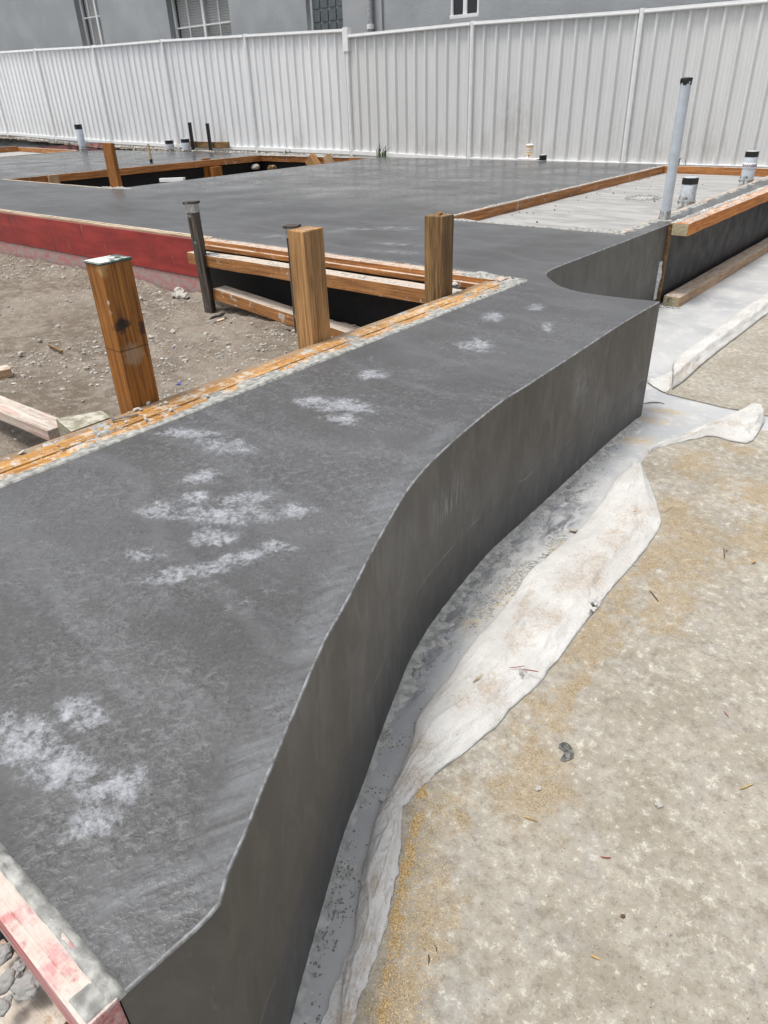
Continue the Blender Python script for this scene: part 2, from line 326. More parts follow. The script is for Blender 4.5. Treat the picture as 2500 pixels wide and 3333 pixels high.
def m_sheet():
    n = N('dusty_geotextile'); p = n.pos; n.wsc = 9; n.wam = .16
    a = n.noise(p, 3.0, 10, .74); b_ = n.noise(n.map(p, (1, 1, 1), (5, 5, 0)), 24, 10, .78); d = n.noise(n.map(p, (1, 1, 1), (1, 3, 0)), 42, 8, .8); e = n.noise(n.map(p, (1, 1, 1), (8, 3, 0)), 5, 10, .78)
    c = n.mix(n.rmp(a, .40, .60), (.275, .248, .200), (.35, .322, .27))
    c = n.mix(n.mth('MULTIPLY', n.mth('MULTIPLY', n.rmp(b_, .47, .60), n.rmp(n.noise(n.map(p, (1, 1, 1), (5, 5, 3)), 2.2, 10, .8), .40, .62)), .72), c, (.47, .452, .40))
    c = n.mix(n.mth('MULTIPLY', n.rmp(e, .50, .66), .55), c, (.33, .325, .31))
    c = n.mix(n.mth('MULTIPLY', n.rmp(d, .49, .38), .65), c, (.19, .17, .14))
    c = n.mix(n.mth('MULTIPLY', n.rmp(d, .54, .64), .55), c, (.66, .64, .57))
    S = [(-.58, 2.0, .05, .5, 0), (-.52, 1.4, .04, .4, .15), (-.45, 1.02, .15, .17, .4), (-.52, 1.22, .09, .15, .2), (-.56, .87, .06, .12, .3), (-.44, .62, .07, .16, .35), (-.42, .47, .05, .12, .3), (-.55, 1.6, .10, .3, 0), (-.62, 2.4, .16, .22, .2),
         (-.5, 2.2, .2, .35, .3), (-.42, 2.75, .22, .2, .3), (-.7, 2.85, .14, .22, .2), (-.45, 1.9, .12, .3, .1), (-.3, 2.4, .2, .3, 0), (-.6, 3.1, .16, .07, 0)]
    sm = n.maxs([n.spot(*q) for q in S]); sr = n.rmp(n.noise(p, 13, 10, .8), .36, .64, smooth=False)
    sv = n.rmp(n.mth('ADD', n.mth('MULTIPLY', sm, .55), n.mth('MULTIPLY', sr, .6)), .52, .95)
    grain = n.mix(n.rmp(n.noise(p, 240, 4, .8), .40, .60), (.17, .12, .06), (.44, .33, .18))
    c = n.mix(n.mth('MULTIPLY', sv, .60), c, grain)
    dirt = n.mth('MULTIPLY', n.rmp(n.noise(p, 60, 6, .8), .56, .66), n.rmp(n.noise(p, 2.2, 5, .7), .48, .62)); c = n.mix(n.mth('MULTIPLY', dirt, .65), c, (.17, .155, .13))
    sp = n.rmp(n.noise(p, 190, 2, .6), .68, .73); c = n.mix(n.mth('MULTIPLY', sp, .85), c, (.10, .085, .065))
    h = n.mth('ADD', n.mth('MULTIPLY', n.noise(p, 130, 5, .8), .6), n.mth('MULTIPLY', d, 1.2))
    return n.done(c, .92, n.bump(h, .5, .004), .25)
def m_fabric():
    n = N('white_geotextile'); p = n.pos
    S = [(-.72, 2.25, .09, .14, .3), (-.70, 2.05, .08, .14, .3), (-.73, 1.75, .07, .12, .3), (-.70, 1.55, .08, .10, .2), (-.72, 1.42, .06, .08, .2), (-.68, 1.20, .07, .09, .4), (-.70, .93, .06, .05, .6), (-.66, .86, .05, .04, .3), (-.72, 1.12, .05, .04, 0), (-.57, .60, .03, .04, 0), (-.52, .52, .05, .02, .5), (-.48, .42, .03, .10, .3), (-.66, 2.4, .06, .1, 0), (-.60, .78, .02, .06, 0), (-.78, 1.55, .03, .2, .3), (-.70, 1.85, .08, .2, .3), (-.9, 3.05, .2, .05, .6), (-.70, 3.3, .16, .06, .4), (-1.1, 3.9, .05, .3, 0)]
    sm = n.maxs([n.spot(*q) for q in S]); rg = n.rmp(n.noise(p, 20, 9, .8), .36, .64, smooth=False)
    st = n.rmp(n.mth('ADD', n.mth('MULTIPLY', sm, .38), n.mth('MULTIPLY', rg, .62)), .42, 1.0)
    c = n.mix(n.rmp(n.noise(p, 5, 6, .6), .35, .7), (.49, .485, .465), (.61, .605, .59))
    c = n.mix(n.mth('MULTIPLY', st, .55), c, (.33, .235, .145))
    fine = n.noise(p, 110, 4, .8); c = n.mix(n.mth('MULTIPLY', n.rmp(fine, .50, .64), n.mth('ADD', n.mth('MULTIPLY', sm, .40), .10)), c, (.30, .22, .14))
    fb = n.noise(n.map(p, (300, 90, 90), rot=(0, 0, .6)), 1, 2); c = n.mix(n.mth('MULTIPLY', n.rmp(fb, .66, .72), .6), c, (.16, .11, .07))
    bk = n.mth('MULTIPLY', n.spot(-.612, 1.70, .018, .05, .2), n.rmp(n.noise(p, 60, 4), .47, .53)); c = n.mix(bk, c, (.05, .045, .04))
    bk = n.mth('MULTIPLY', n.spot(-.628, 1.30, .015, .03, .2), n.rmp(n.noise(p, 60, 4), .5, .56)); c = n.mix(n.mth('MULTIPLY', bk, .7), c, (.12, .11, .10))
    h = n.mth('ADD', n.noise(p, 220, 3), n.mth('MULTIPLY', n.noise(p, 24, 5, .6), 4))
    fo = n.noise(n.map(p, (1, .45, 1), rot=(0, 0, -.35)), 16, 5, .6, 1.2); rdg = n.mth('ABSOLUTE', n.mth('SUBTRACT', fo, .5))
    m = n.done(c, .95, n.bump(h, .45, .004, n.bump(rdg, .5, .014)), .15); return m
def m_dirt():
    n = N('dry_dirt'); p = n.pos; a = n.noise(p, 1.6, 6, .65); b_ = n.noise(p, 14, 7, .72); d = n.noise(p, 90, 4, .7)
    c = n.mix(n.rmp(a, .36, .64), (.165, .135, .104), (.27, .232, .190)); c = n.mix(n.mth('MULTIPLY', n.rmp(b_, .45, .62), .6), c, (.34, .305, .258))
    c = n.mix(n.mth('MULTIPLY', n.rmp(d, .50, .66), .6), c, (.12, .095, .07)); c = n.mix(n.mth('MULTIPLY', n.rmp(n.noise(p, 130, 2), .68, .72), .8), c, (.55, .53, .49))
    h = n.mth('ADD', n.mth('MULTIPLY', b_, 2.2), d); return n.done(c, .95, n.bump(h, .8, .012), .2)
def m_stone(name, c1, c2):
    n = N(name); oi = n.new('ShaderNodeNewGeometry').outputs['Random Per Island']
    c = n.mix(oi, c1, c2); return n.done(n.mix(n.mth('MULTIPLY', n.noise(n.pos, 90, 3), .5), c, c2), .9, n.bump(n.noise(n.pos, 150, 3), .4, .002), .3)
def m_wood(name, lo, hi, streak=(.10, .05, .02), top_dust=0, splash=0, red=None, sc_=1.0, fleck=0):
    n = N(name); o = n.obj
    oi = n.new('ShaderNodeObjectInfo').outputs['Random']
    cm = n.new('ShaderNodeCombineXYZ'); n.put(cm.inputs[0], n.mth('MULTIPLY', oi, 37)); n.put(cm.inputs[1], n.mth('MULTIPLY', oi, 11))
    ad = n.new('ShaderNodeVectorMath'); ad.operation = 'ADD'; n.put(ad.inputs[0], o); n.put(ad.inputs[1], cm.outputs[0]); o2 = ad.outputs[0]
    g = n.noise(n.map(o2, (2*sc_, 34*sc_, 34*sc_)), 1.6, 8, .68, .35); g2 = n.noise(n.map(o2, (5*sc_, 150, 150)), 1, 4, .6); bl = n.noise(n.map(o2, (2.2, 9, 9)), 1, 5, .6)
    c = n.mix(n.rmp(g, .36, .64), lo, hi); c = n.mix(n.mth('MULTIPLY', n.rmp(g2, .48, .62), .62), c, streak); g3 = n.noise(n.map(o2, (1.2*sc_, 60, 60)), 1, 6, .75, .2); c = n.mix(n.mth('MULTIPLY', n.rmp(g3, .50, .62), .35), c, tuple(x*.55 for x in lo)); c = n.mix(n.mth('MULTIPLY', n.rmp(g3, .48, .38), .4), c, tuple(min(1, x*1.25) for x in hi))
    c = n.mix(n.mth('MULTIPLY', n.rmp(bl, .48, .7), .45), c, tuple(x*.45 for x in lo))
    kn = n.rmp(n.vor(n.map(o2, (3.0, 11, 11), rot=(0, 0, 0)), 1), .16, .05); c = n.mix(n.mth('MULTIPLY', kn, .55), c, streak)
    if red: c = n.mix(n.mth('MULTIPLY', n.rmp(n.noise(n.map(o2, (4, 20, 20)), 1, 6, .7), .42, .60), red[1]), c, red[0])
    nzc = n.sep(n.nrm)[2]
    if top_dust:
        dn = n.noise(n.pos, 22, 6, .72); f = n.mth('MULTIPLY', n.rmp(nzc, .7, .95), n.rmp(dn, .62-.3*top_dust, .78-.3*top_dust))
        c = n.mix(n.mth('MULTIPLY', f, .8), c, n.mix(n.noise(n.pos, 60, 3), (.42, .38, .32), (.66, .63, .57)))
    if splash:
        dn = n.noise(n.map(n.pos, (1, 1, .6), (4, 4, 4)), 13, 7, .7, .5); f = n.rmp(dn, .66-.2*splash, .70-.2*splash); c = n.mix(n.mth('MULTIPLY', f, .75), c, (.50, .49, .47))
    if fleck:
        f = n.rmp(n.noise(n.pos, 70, 3), .66, .70); c = n.mix(n.mth('MULTIPLY', f, fleck), c, (.65, .64, .60))
    b = n.bump(g2, .6, .003); b = n.bump(g3, .6, .004, b)
    return n.done(c, .62, b, .35)
def m_redboard():
    n = N('red_painted_ply'); p = n.pos; z = n.sep(p)[2]
    r = n.mix(n.rmp(n.noise(n.map(p, (1, 1, 5)), 3, 6, .65), .3, .7), (.20, .018, .016), (.33, .034, .028))
    dk = n.mth('MULTIPLY', n.rmp(n.noise(n.map(p, (6, 6, 1.5)), 2, 5, .7), .54, .70), .7); r = n.mix(dk, r, (.07, .02, .02))
    pk = n.mix(n.rmp(n.noise(n.map(p, (3, 3, 5), rot=(.3, .6, 0)), 5, 7, .72, .5), .42, .6), (.33, .28, .26), (.42, .16, .16))
    pk = n.mix(n.mth('MULTIPLY', n.rmp(n.noise(p, 50, 4), .55, .7), .4), pk, (.45, .40, .36))
    c = n.mix(n.rmp(z, .262, .258), r, pk)
    c = n.mix(n.mth('MULTIPLY', n.rmp(z, .526, .534), .55), c, (.62, .34, .30))
    sp = n.rmp(n.noise(p, 11, 7, .75), .68, .72); c = n.mix(n.mth('MULTIPLY', sp, .8), c, (.45, .40, .38))
    sr = n.rmp(n.noise(n.map(p, (30, 30, 4), rot=(.5, .9, 0)), 1, 4), .70, .74); c = n.mix(n.mth('MULTIPLY', sr, .5), c, (.55, .38, .34))
    return n.done(c, .55, n.bump(n.noise(p, 40, 5), .2, .003))
def m_ply():
    n = N('black_film_ply'); p = n.pos; c = n.mix(n.rmp(n.noise(p, 5, 5), .35, .7), (.016, .016, .019), (.030, .030, .034))
    sp = n.rmp(n.noise(n.map(p, (1, 1, .3)), 60, 3), .72, .75); c = n.mix(n.mth('MULTIPLY', sp, .5), c, (.35, .35, .36))
    return n.done(c, n.rmp(n.noise(p, 8, 4), .3, .7, .45, .6), n.bump(n.noise(p, 100, 3), .04, .002), .35)
def m_render():
    n = N('grey_render'); p = n.pos; c = n.mix(n.rmp(n.noise(p, 1.2, 5, .6), .35, .65), (.31, .327, .34), (.365, .38, .39))
    h = n.mth('ADD', n.noise(p, 45, 4, .7), n.mth('MULTIPLY', n.noise(p, 9, 3), .6))
    c = n.mix(n.mth('MULTIPLY', n.rmp(n.noise(p, 60, 3), .55, .7), .3), c, (.19, .20, .21))
    return n.done(c, .9, n.bump(h, .5, .012), .3)
def m_fence():
    n = N('white_steel_sheet'); p = n.pos; s = n.sep(p)
    st = n.noise(n.map(p, (9, 9, .7)), 1, 6, .6); c = n.mix(n.rmp(st, .35, .7), (.68, .695, .705), (.77, .78, .785))
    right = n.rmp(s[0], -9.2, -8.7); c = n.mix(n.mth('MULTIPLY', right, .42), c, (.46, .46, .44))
    d = n.mth('MULTIPLY', n.rmp(s[2], 1.5, .5), n.rmp(n.noise(n.map(p, (4, 4, 1)), 1.2, 6, .7), .48, .72)); c = n.mix(n.mth('MULTIPLY', d, .45), c, (.30, .275, .24))
    br = n.spot(-5.75, 9.88, .35, .3, 0); br = n.mth('MULTIPLY', n.mth('MULTIPLY', br, n.rmp(s[2], 1.6, 1.1)), n.rmp(n.noise(p, 5, 6, .7), .4, .65)); c = n.mix(n.mth('MULTIPLY', br, .24), c, (.28, .22, .16))
    sp = n.rmp(n.noise(p, 38, 2), .78, .80); c = n.mix(sp, c, (.10, .09, .08))
    return n.done(c, .42, n.bump(n.noise(n.map(p, (3, 3, 1)), 2, 3), .15, .01), .4)
M = dict(top=m_slabtop(), side=m_slabside(), arris=m_arris(), recess=m_recess(), ground=m_ground(), sheet=m_sheet(), fabric=m_fabric(), dirt=m_dirt(),
    ply=m_ply(), plyd=plain('deep_black_ply', (.007, .007, .008), .6, .2, 20, .03, .25), red=m_redboard(), render=m_render(), fence=m_fence(),  # plyd: the black film ply again in a darker tone, for the pit linings
    orange=m_wood('orange_lvl', (.36, .165, .035), (.58, .32, .095), (.18, .075, .025), .5, .0, fleck=.6),
    formbeam=m_wood('orange_form_timber', (.30, .115, .03), (.50, .22, .07), (.16, .06, .02), .85, .25, fleck=.3),
    lvl=m_wood('bright_orange_lvl', (.52, .17, .03), (.66, .26, .06), (.30, .09, .02), .8, .15, fleck=.4),
    post1=m_wood('stained_orange_post', (.23, .085, .016), (.36, .145, .028), (.10, .035, .008), 0, 0),
    post2=m_wood('raw_pine', (.33, .175, .065), (.52, .30, .13), (.15, .065, .02), .3, 0, sc_=.8),
    post3=m_wood('brown_treated_post', (.13, .075, .03), (.30, .18, .075), (.03, .018, .01), .3, 0),
    stake=m_wood('weathered_stake', (.035, .028, .022), (.12, .10, .085), (.012, .01, .009), 0, .35),
    pine=m_wood('dusty_pine', (.38, .24, .13), (.54, .38, .24), (.20, .10, .05), .8, .1),
    pale=m_wood('pale_trim', (.45, .33, .20), (.62, .50, .34), (.25, .15, .08), .8, .1),
    waler=m_wood('waler_timber', (.27, .115, .035), (.42, .20, .07), (.13, .055, .02), 1.05, .32, fleck=.3),
    whitewash=m_wood('whitewashed_plank', (.42, .36, .30), (.60, .56, .50), (.25, .14, .09), .5, .2, red=((.62, .33, .30), .35)),
    pink=m_wood('pink_painted_board', (.40, .12, .12), (.56, .28, .27), (.25, .05, .05), .75, .25, red=((.58, .56, .53), .6)),
    block=m_wood('grey_green_timber', (.26, .25, .17), (.36, .35, .26), (.16, .14, .10), .6, 0),
    pvc=plain('grey_pvc', (.46, .50, .55), .4, .05, 12, .02), pvcd=plain('dirty_pvc', (.42, .45, .48), .5, .18, 25, .1), tape=plain('black_tape', (.012, .012, .014), .3, .2, 60, .2),
    cement=plain('cement_slurry', (.34, .34, .32), .9, .24, 45, .5, .3), white=plain('white_paint', (.74, .75, .75), .45, .03, 10, .02),
    steel=plain('zinc_steel', (.45, .46, .47), .35, .15, 60, .1, .5, .9), blk=plain('black_steel', (.02, .02, .02), .6, .2, 40, .1),
    stone=m_stone('grey_stone', (.26, .24, .21), (.46, .44, .40)), grain=m_stone('sand_grain', (.42, .30, .15), (.62, .50, .32)), crumb=m_stone('cement_crumb', (.28, .28, .27), (.50, .50, .48)),
    chunk=m_stone('grey_chunk', (.20, .20, .19), (.30, .30, .29)), sand=m_stone('sand', (.46, .33, .17), (.50, .37, .2)), blue=plain('blue_plastic', (.03, .06, .35), .4), twig=plain('brown_twig', (.12, .07, .035), .8), straw=plain('straw', (.45, .30, .12), .8), redtwig=plain('red_twig', (.30, .05, .03), .7),
    blind=plain('cream_blind', (.74, .74, .71), .6, .04, 20, .02), endg=plain('sawn_end', (.40, .34, .22), .8, .2, 90, .4), green=plain('weed_green', (.06, .11, .03), .7), cup=plain('white_card', (.80, .79, .76), .5, .03, 10), yellow=plain('yellow_print', (.75, .42, .05), .5), brownp=plain('brown_print', (.30, .07, .03), .5))
g_ = N('window_glass'); M['glass'] = g_.done((.02, .025, .03), .08, None, .6)
g_ = N('glass_block'); M['gblock'] = g_.done(g_.mix(g_.noise(g_.pos, 9, 4), (.05, .065, .07), (.13, .155, .16)), .15, g_.bump(g_.noise(g_.pos, 60, 3), .5, .01), .6)

# ------------------------------------------------------------------ setting: ground, dirt
def grid(name, x0, x1, y0, y1, nx, ny, fz, mat, smooth=True, parent=None):
    v = [(x0+(x1-x0)*i/nx, y0+(y1-y0)*j/ny, 0) for j in range(ny+1) for i in range(nx+1)]
    v = [(a, b, fz(a, b)) for a, b, c in v]
    f = [(j*(nx+1)+i, j*(nx+1)+i+1, (j+1)*(nx+1)+i+1, (j+1)*(nx+1)+i) for j in range(ny) for i in range(nx)]
    o = link(name, mesh(name, v, f, smooth), mat)
    if parent: setc(o, parent)
    return o
tag(grid('ground', -150, 150, -150, 150, 2, 2, lambda x, y: 0, M['ground']), kind='structure')
def dirt_z(x, y):
    z = .125 + .03*fbm(x*1.3, y*1.3) + .012*fbm(x*9, y*9, 3) + .005*fbm(x*35, y*35, 5)
    z += .05*math.exp(-((y-3.3)/.25)**2)*(.3+.7*max(0, nz(x, 0, 2, 1.5)+.3))*(1 if x < -4.2 else .3) + .02*max(0, nz(x, y, 9, 2.5))
    z -= .02*math.exp(-((x+2.0)/.25)**2)
    if y < .06 and x > -1.2: z += .1
    return z
tag(grid('dirt', -11, -1.86, -2.5, 3.26, 420, 300, dirt_z, M['dirt']), kind='structure')
tag(grid('dirt', -1.86, -.52, -2.5, .07, 80, 130, lambda x, y: dirt_z(x, y)+.08, M['dirt']), kind='structure')
def ground_back(x):       # level of the strip under the fence
    P = [(-30, .80), (-20.7, .78), (-18.35, .70), (-15.95, .62), (-13.5, .575), (-11.1, .55), (-8.8, .54), (-2, .52)]
    for (a, za), (b, zb) in zip(P, P[1:]):
        if a <= x <= b: return za+(zb-za)*(x-a)/(b-a)
    return .52
tag(grid('dirt', -26, 2, 9.56, 16, 700, 40, lambda x, y: ground_back(x)-.03+.02*fbm(x*3, y*3)+.012*fbm(x*14, y*14)-(0 if y < 10 else .15), M['dirt']), kind='structure')

# ------------------------------------------------------------------ the slab
edge = [(262,2100),(330,2062),(400,2012),(440,1980),(475,1947),(487,1910),(500,1870),(535,1790),(570,1700),(605,1615),(640,1530),(700,1390),(755,1290),(800,1200),(850,1110),(880,1060),(930,1000),(1000,935),(1080,870),(1150,825),(1250,760),(1350,695)]
E1 = [onz(x, y, .55) for x, y in edge]
E1[0] = Vector((-.487, .103, .55)); E1[1] = Vector((-.484, .15, .55)); E1[2] = Vector((-.481, .19, .55)); E1[3] = Vector((-.480, .215, .55)); E1[4] = Vector((-.483, .239, .55))
part1 = smoothpath([Vector((p.x, p.y, 0)) for p in E1[:5]], 8)
part2 = smoothpath([Vector((p.x, p.y, 0)) for p in E1[4:]] + [Vector((-1.083, 3.236, 0))], 300)[1:]
part2 = [p+Vector((.0011*noise.noise(Vector((p.x*60, p.y*60, 1))), .0011*noise.noise(Vector((p.x*60, p.y*60, 9))), 0)) if 3 < i < 295 else p for i, p in enumerate(part2)]
hook = [onz(x, y, .55) for x, y in [(1427,651),(1360,643),(1300,637),(1250,630),(1210,617),(1185,600),(1180,592),(1185,586),(1200,578),(1230,565),(1300,540),(1380,510),(1440,485)]]
hook[0] = Vector((-1.083, 3.236, .55)); hook[1].y = 3.215; hook[2].y = 3.205; hook[3].y = 3.215
hook[-1] = Vector((-1.798, 5.26, 0)); hook[-2].x = -1.798; hook[-3].x = -1.802; hook[-4].x = -1.805
part3 = smoothpath([Vector((p.x, p.y, 0)) for p in hook], 60)[1:]
outer = part1+part2+part3+[Vector(q+(0,)) for q in [(-1.798, 9.56), (-15.6, 9.56), (-15.97, 9.0), (-16.05, 7.4), (-16.05, 3.31), (-1.80, 3.31), (-1.782, 3.24), (-1.776, .103)]]
hole1 = [(-8.06, 4.90), (-8.02, 7.0), (-7.90, 9.40), (-10.55, 9.40), (-10.90, 4.94)]
hole2 = [(-3.36, 4.76), (-1.925, 4.77), (-2.0, 9.40), (-3.36, 9.40)]
slab = empty('concrete_slab', (-4, 4, 0), 'freshly poured dark grey concrete slab with a sweeping curved front edge', 'concrete slab')
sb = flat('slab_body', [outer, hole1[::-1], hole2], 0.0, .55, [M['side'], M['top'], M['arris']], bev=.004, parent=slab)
for p in sb.data.polygons:
    nzv = p.normal.z; p.material_index = 1 if nzv > .98 else (2 if nzv > .15 else 0)
    p.use_smooth = abs(nzv) < .5
sb.data.shade_smooth() if hasattr(sb.data, 'shade_smooth') else None
for p in sb.data.polygons: p.use_smooth = abs(p.normal.z) < .5
md = sb.modifiers.new('e', 'EDGE_SPLIT'); md.split_angle = math.radians(18)
def zrec(x, y): return .472+.002*fbm(x*2, y*2)
grid('recessed_floor', -3.38, -1.90, 4.74, 9.42, 30, 90, zrec, M['recess'], parent=slab)['label'] = 'pale set-down floor behind the orange timber strip'

# slurry: a height field that only shows where it stands above what it lies on
def slurry(name, a, b, wdt, z, mat, parent, amp=.007, thr=.0, step=.006, bias=None, label=None, sc1=9, sc2=45):
    a, b = Vector(a), Vector(b); L = (b-a).length; X = (b-a)/L; Y = Vector((-X.y, X.x, 0)); nx = int(L/step); ny = max(3, int(wdt/step)); v = []; f = []
    for j in range(ny+1):
        for i in range(nx+1):
            p = a+X*(L*i/nx)+Y*(wdt*j/ny-wdt/2); t = j/ny; e = math.sin(math.pi*t)
            h = amp*(nz(p.x, p.y, 1, sc1)*1.2+nz(p.x, p.y, 4, sc2)*.7+nz(p.x, p.y, 7, sc2*3)*.35-thr+(bias(i/nx, t) if bias else 0))
            if j in (0, ny) or i in (0, nx): h = -.006
            v.append((p.x, p.y, z+max(-.006, h)))
    f = [(j*(nx+1)+i, j*(nx+1)+i+1, (j+1)*(nx+1)+i+1, (j+1)*(nx+1)+i) for j in range(ny) for i in range(nx)]
    o = link(name, mesh(name, v, f, True), mat)
    if parent: setc(o, parent)
    if label: o['label'] = label
    return o

# ------------------------------------------------------------------ front orange form beam, its posts
def post1_mat():
    m = M['post1']; t = m.node_tree; b = t.nodes['Principled BSDF']; src = b.inputs['Base Color'].links[0].from_socket
    n = N.__new__(N); n.m = m; n.t = t; n.b = b; g = t.nodes.new('ShaderNodeNewGeometry'); n.pos = g.outputs['Position']; n.nrm = g.outputs['Normal']
    q = (0, 600, 1100, 1500); c = src
    for (x, y, r, k, colr) in ((590, 692, .028, .9, (.015, .012, .012)), (620, 682, .018, .8, (.02, .015, .012)), (705, 715, .02, .7, (.03, .015, .01)), (690, 690, .014, .6, (.03, .015, .01)), (655, 835, .045, .35, (.50, .42, .30)), (535, 640, .012, .8, (.6, .56, .5)), (522, 575, .010, .8, (.6, .56, .5)), (547, 690, .010, .8, (.6, .56, .5)), (490, 420, .03, .5, (.55, .38, .18))):
        w_ = onx(*zr(q, x, y), -1.952); d = n.new('ShaderNodeVectorMath'); d.operation = 'DISTANCE'; n.put(d.inputs[0], n.pos); d.inputs[1].default_value = w_
        f = n.rmp(n.mth('ADD', d.outputs['Value'], n.mth('MULTIPLY', n.mth('SUBTRACT', n.noise(n.pos, 45, 5, .7), .5), .05)), r, r*.4)
        c = n.mix(n.mth('MULTIPLY', f, k), c, colr)
    z0 = onx(*zr(q, 655, 805), -1.952).z; z = n.sep(n.pos)[2]
    c = n.mix(n.mth('MULTIPLY', n.rmp(n.mth('ABSOLUTE', n.mth('SUBTRACT', z, z0)), .003, .001), .7), c, (.05, .02, .008))
    n.put(b.inputs['Base Color'], c)
post1_mat()
def beam_mat():      # the far edge of the beam is weathered dull brown
    m = M['orange']; t = m.node_tree; b = t.nodes['Principled BSDF']; src = b.inputs['Base Color'].links[0].from_socket
    n = N.__new__(N); n.m = m; n.t = t; n.b = b; g = t.nodes.new('ShaderNodeNewGeometry'); n.pos = g.outputs['Position']
    x = n.mth('ADD', n.sep(n.pos)[0], n.mth('MULTIPLY', n.mth('SUBTRACT', n.noise(n.map(n.pos, (3, 1, 1)), 9, 6, .75), .5), .10))
    n.put(b.inputs['Base Color'], n.mix(n.mth('MULTIPLY', n.rmp(x, -1.905, -1.93), .8), src, n.mix(n.noise(n.map(n.pos, (60, 3, 1)), 3, 5), (.13, .08, .045), (.32, .24, .16))))
beam_mat()
fb = empty('form_beam', (-1.9, 1.6, .5), 'long orange form beam with spilt cement along the dark slab', 'formwork beam')
timber('beam', (-1.905, -.3, .507), (-1.905, 3.17, .507), .09, .088, M['orange'], parent=fb, wob=.002)
timber('edge_trim', (-1.832, -.3, .525), (-1.832, 3.23, .525), .048, .047, M['orange'], parent=fb, wob=.002)
box('form_panel', (-1.795, -.3, .02), (-1.779, 3.25, .541), M['ply'], fb, .001)
slurry('cement_slurry', (-1.812, -.2, 0), (-1.812, 3.28, 0), .085, .5505, M['cement'], fb, .0032, .02, .005,
       lambda s, t: 1.25-2.9*t + .25*math.sin(t*16) + .9*math.exp(-((s*3.48-.2-1.62)/.30)**2) + 1.1*math.exp(-((s*3.48-3.45)/.12)**2) - .7*math.exp(-((s*3.48-.2-1.12)/.14)**2))
slurry('cement_slurry', (-1.90, -.2, 0), (-1.90, 3.2, 0), .09, .551, M['cement'], fb, .006, .62, .006, lambda s, t: .3*math.exp(-((s*3.4-.2-2.9)/.35)**2)-.2*t+.1)

def top_mat():
    n = N('green_paint_dusted'); z = n.sep(n.nrm)[2]
    f = n.mth('MULTIPLY', n.rmp(z, .6, .9), n.rmp(n.mth('ADD', n.noise(n.pos, 35, 6, .7), n.rmp(n.sep(n.pos)[1], 1.09, 1.20, .12, -.12)), .42, .52))
    return n.done(n.mix(f, (.05, .085, .07), (.60, .60, .57)), .8)
def post(name, x, y0, y1, z0, z1, wx, mat, label, lean=0, group='timber posts behind the orange form beam'):
    o = timber(name, (x-wx/2-lean, (y0+y1)/2, z0), (x-wx/2, (y0+y1)/2, z1), y1-y0, wx, mat, side=(0, 1, 0), wob=.002, bev=.004)
    return tag(o, label, 'timber post', group)
p1 = post('timber_post', -1.952, 1.092, 1.194, .05, .990, .082, M['post1'], 'stained orange timber post with green painted top, nearest on the left', 0)
p2 = post('timber_post', -1.952, 1.905, 2.010, .05, .965, .085, M['post2'], 'raw light pine post with rough grain in front of the black stake')
p3 = post('timber_post', -1.952, 2.775, 2.868, .05, .905, .10, M['post3'], 'dark brown treated post with black streaks beside the slab corner')
box('painted_top', (-2.037, 1.088, .988), (-1.949, 1.198, .995), top_mat(), p1, .002)['label'] = 'dark green end coat under white dust'
box('splinter', (-2.0, 2.80, .906), (-1.985, 2.83, .918), M['post2'], p3, .003)

# ------------------------------------------------------------------ rear formwork of the dirt pit
wf = empty('wall_formwork', (-3, 3.2, .3), 'black ply form with orange battens behind the dirt pit', 'formwork')
box('form_panel', (-4.365, 3.272, .02), (-1.80, 3.290, .535), M['plyd'], wf, .001)
timber('top_batten', (-4.30, 3.262, .526), (-1.90, 3.262, .526), .085, .044, M['formbeam'], parent=wf)
timber('top_batten', (-4.30, 3.205, .508), (-1.98, 3.205, .508), .028, .028, M['formbeam'], parent=wf)
timber('upper_waler', (-4.26, 3.085, .462), (-2.03, 3.085, .462), .10, .075, M['waler'], parent=wf, wob=.003)
timber('lower_waler', (-4.05, 3.10, .245), (-2.1, 3.10, .07), .11, .075, M['waler'], parent=wf, wob=.003)
slurry('cement_slurry', (-2.25, 3.27, 0), (-1.80, 3.27, 0), .10, .548, M['cement'], wf, .012, -.15, .006)
slurry('cement_slurry', (-4.2, 3.09, 0), (-2.05, 3.09, 0), .09, .501, M['cement'], wf, .006, .62, .006)
rf = empty('edge_form_board', (-7, 3.28, .3), 'long red painted board edging the slab above a pinkish scuffed lower board', 'form board')
box('red_board', (-16.0, 3.268, .262), (-4.37, 3.296, .535), M['red'], rf)
box('lower_board', (-16.0, 3.276, .02), (-4.37, 3.298, .258), M['red'], rf)['label'] = 'faded pink scuffed board with cement stains'
timber('top_trim', (-16.0, 3.304, .545), (-4.305, 3.304, .545), .022, .02, M['pale'], parent=rf, seg=60)
timber('top_trim', (-16.0, 3.28, .543), (-4.305, 3.28, .543), .018, .014, M['pale'], parent=rf, seg=60)

def stake(x, y, z0, z1, lean, label):
    e = empty('timber_stake', (x, y, z0), label, 'stake', 'weathered stakes with metal caps')
    b0 = Vector((x+lean, y, z0)); t0 = Vector((x, y, z1)); d = (t0-b0).normalized()
    timber('stake_body', b0, t0-d*.012, .062, .062, M['stake'], side=(.9, .45, 0), parent=e, wob=.004, bev=.006)
    c = timber('metal_cap', t0-d*.062, t0-d*.006, .068, .068, M['steel'], side=(.9, .45, 0), parent=e, seg=2, wob=.001, bev=.003)
    timber('stake_head', t0-d*.008, t0+d*.006, .086, .080, M['stake'], side=(.9, .45, 0), parent=e, seg=1, wob=.0015, bev=.002)
    return e
stake(-4.10, 3.02, .0, .825, .03, 'weathered dark stake with metal cap where the red board ends')
stake(-3.185, 3.02, .0, .745, -.005, 'black stake with metal cap half hidden by the raw pine post')

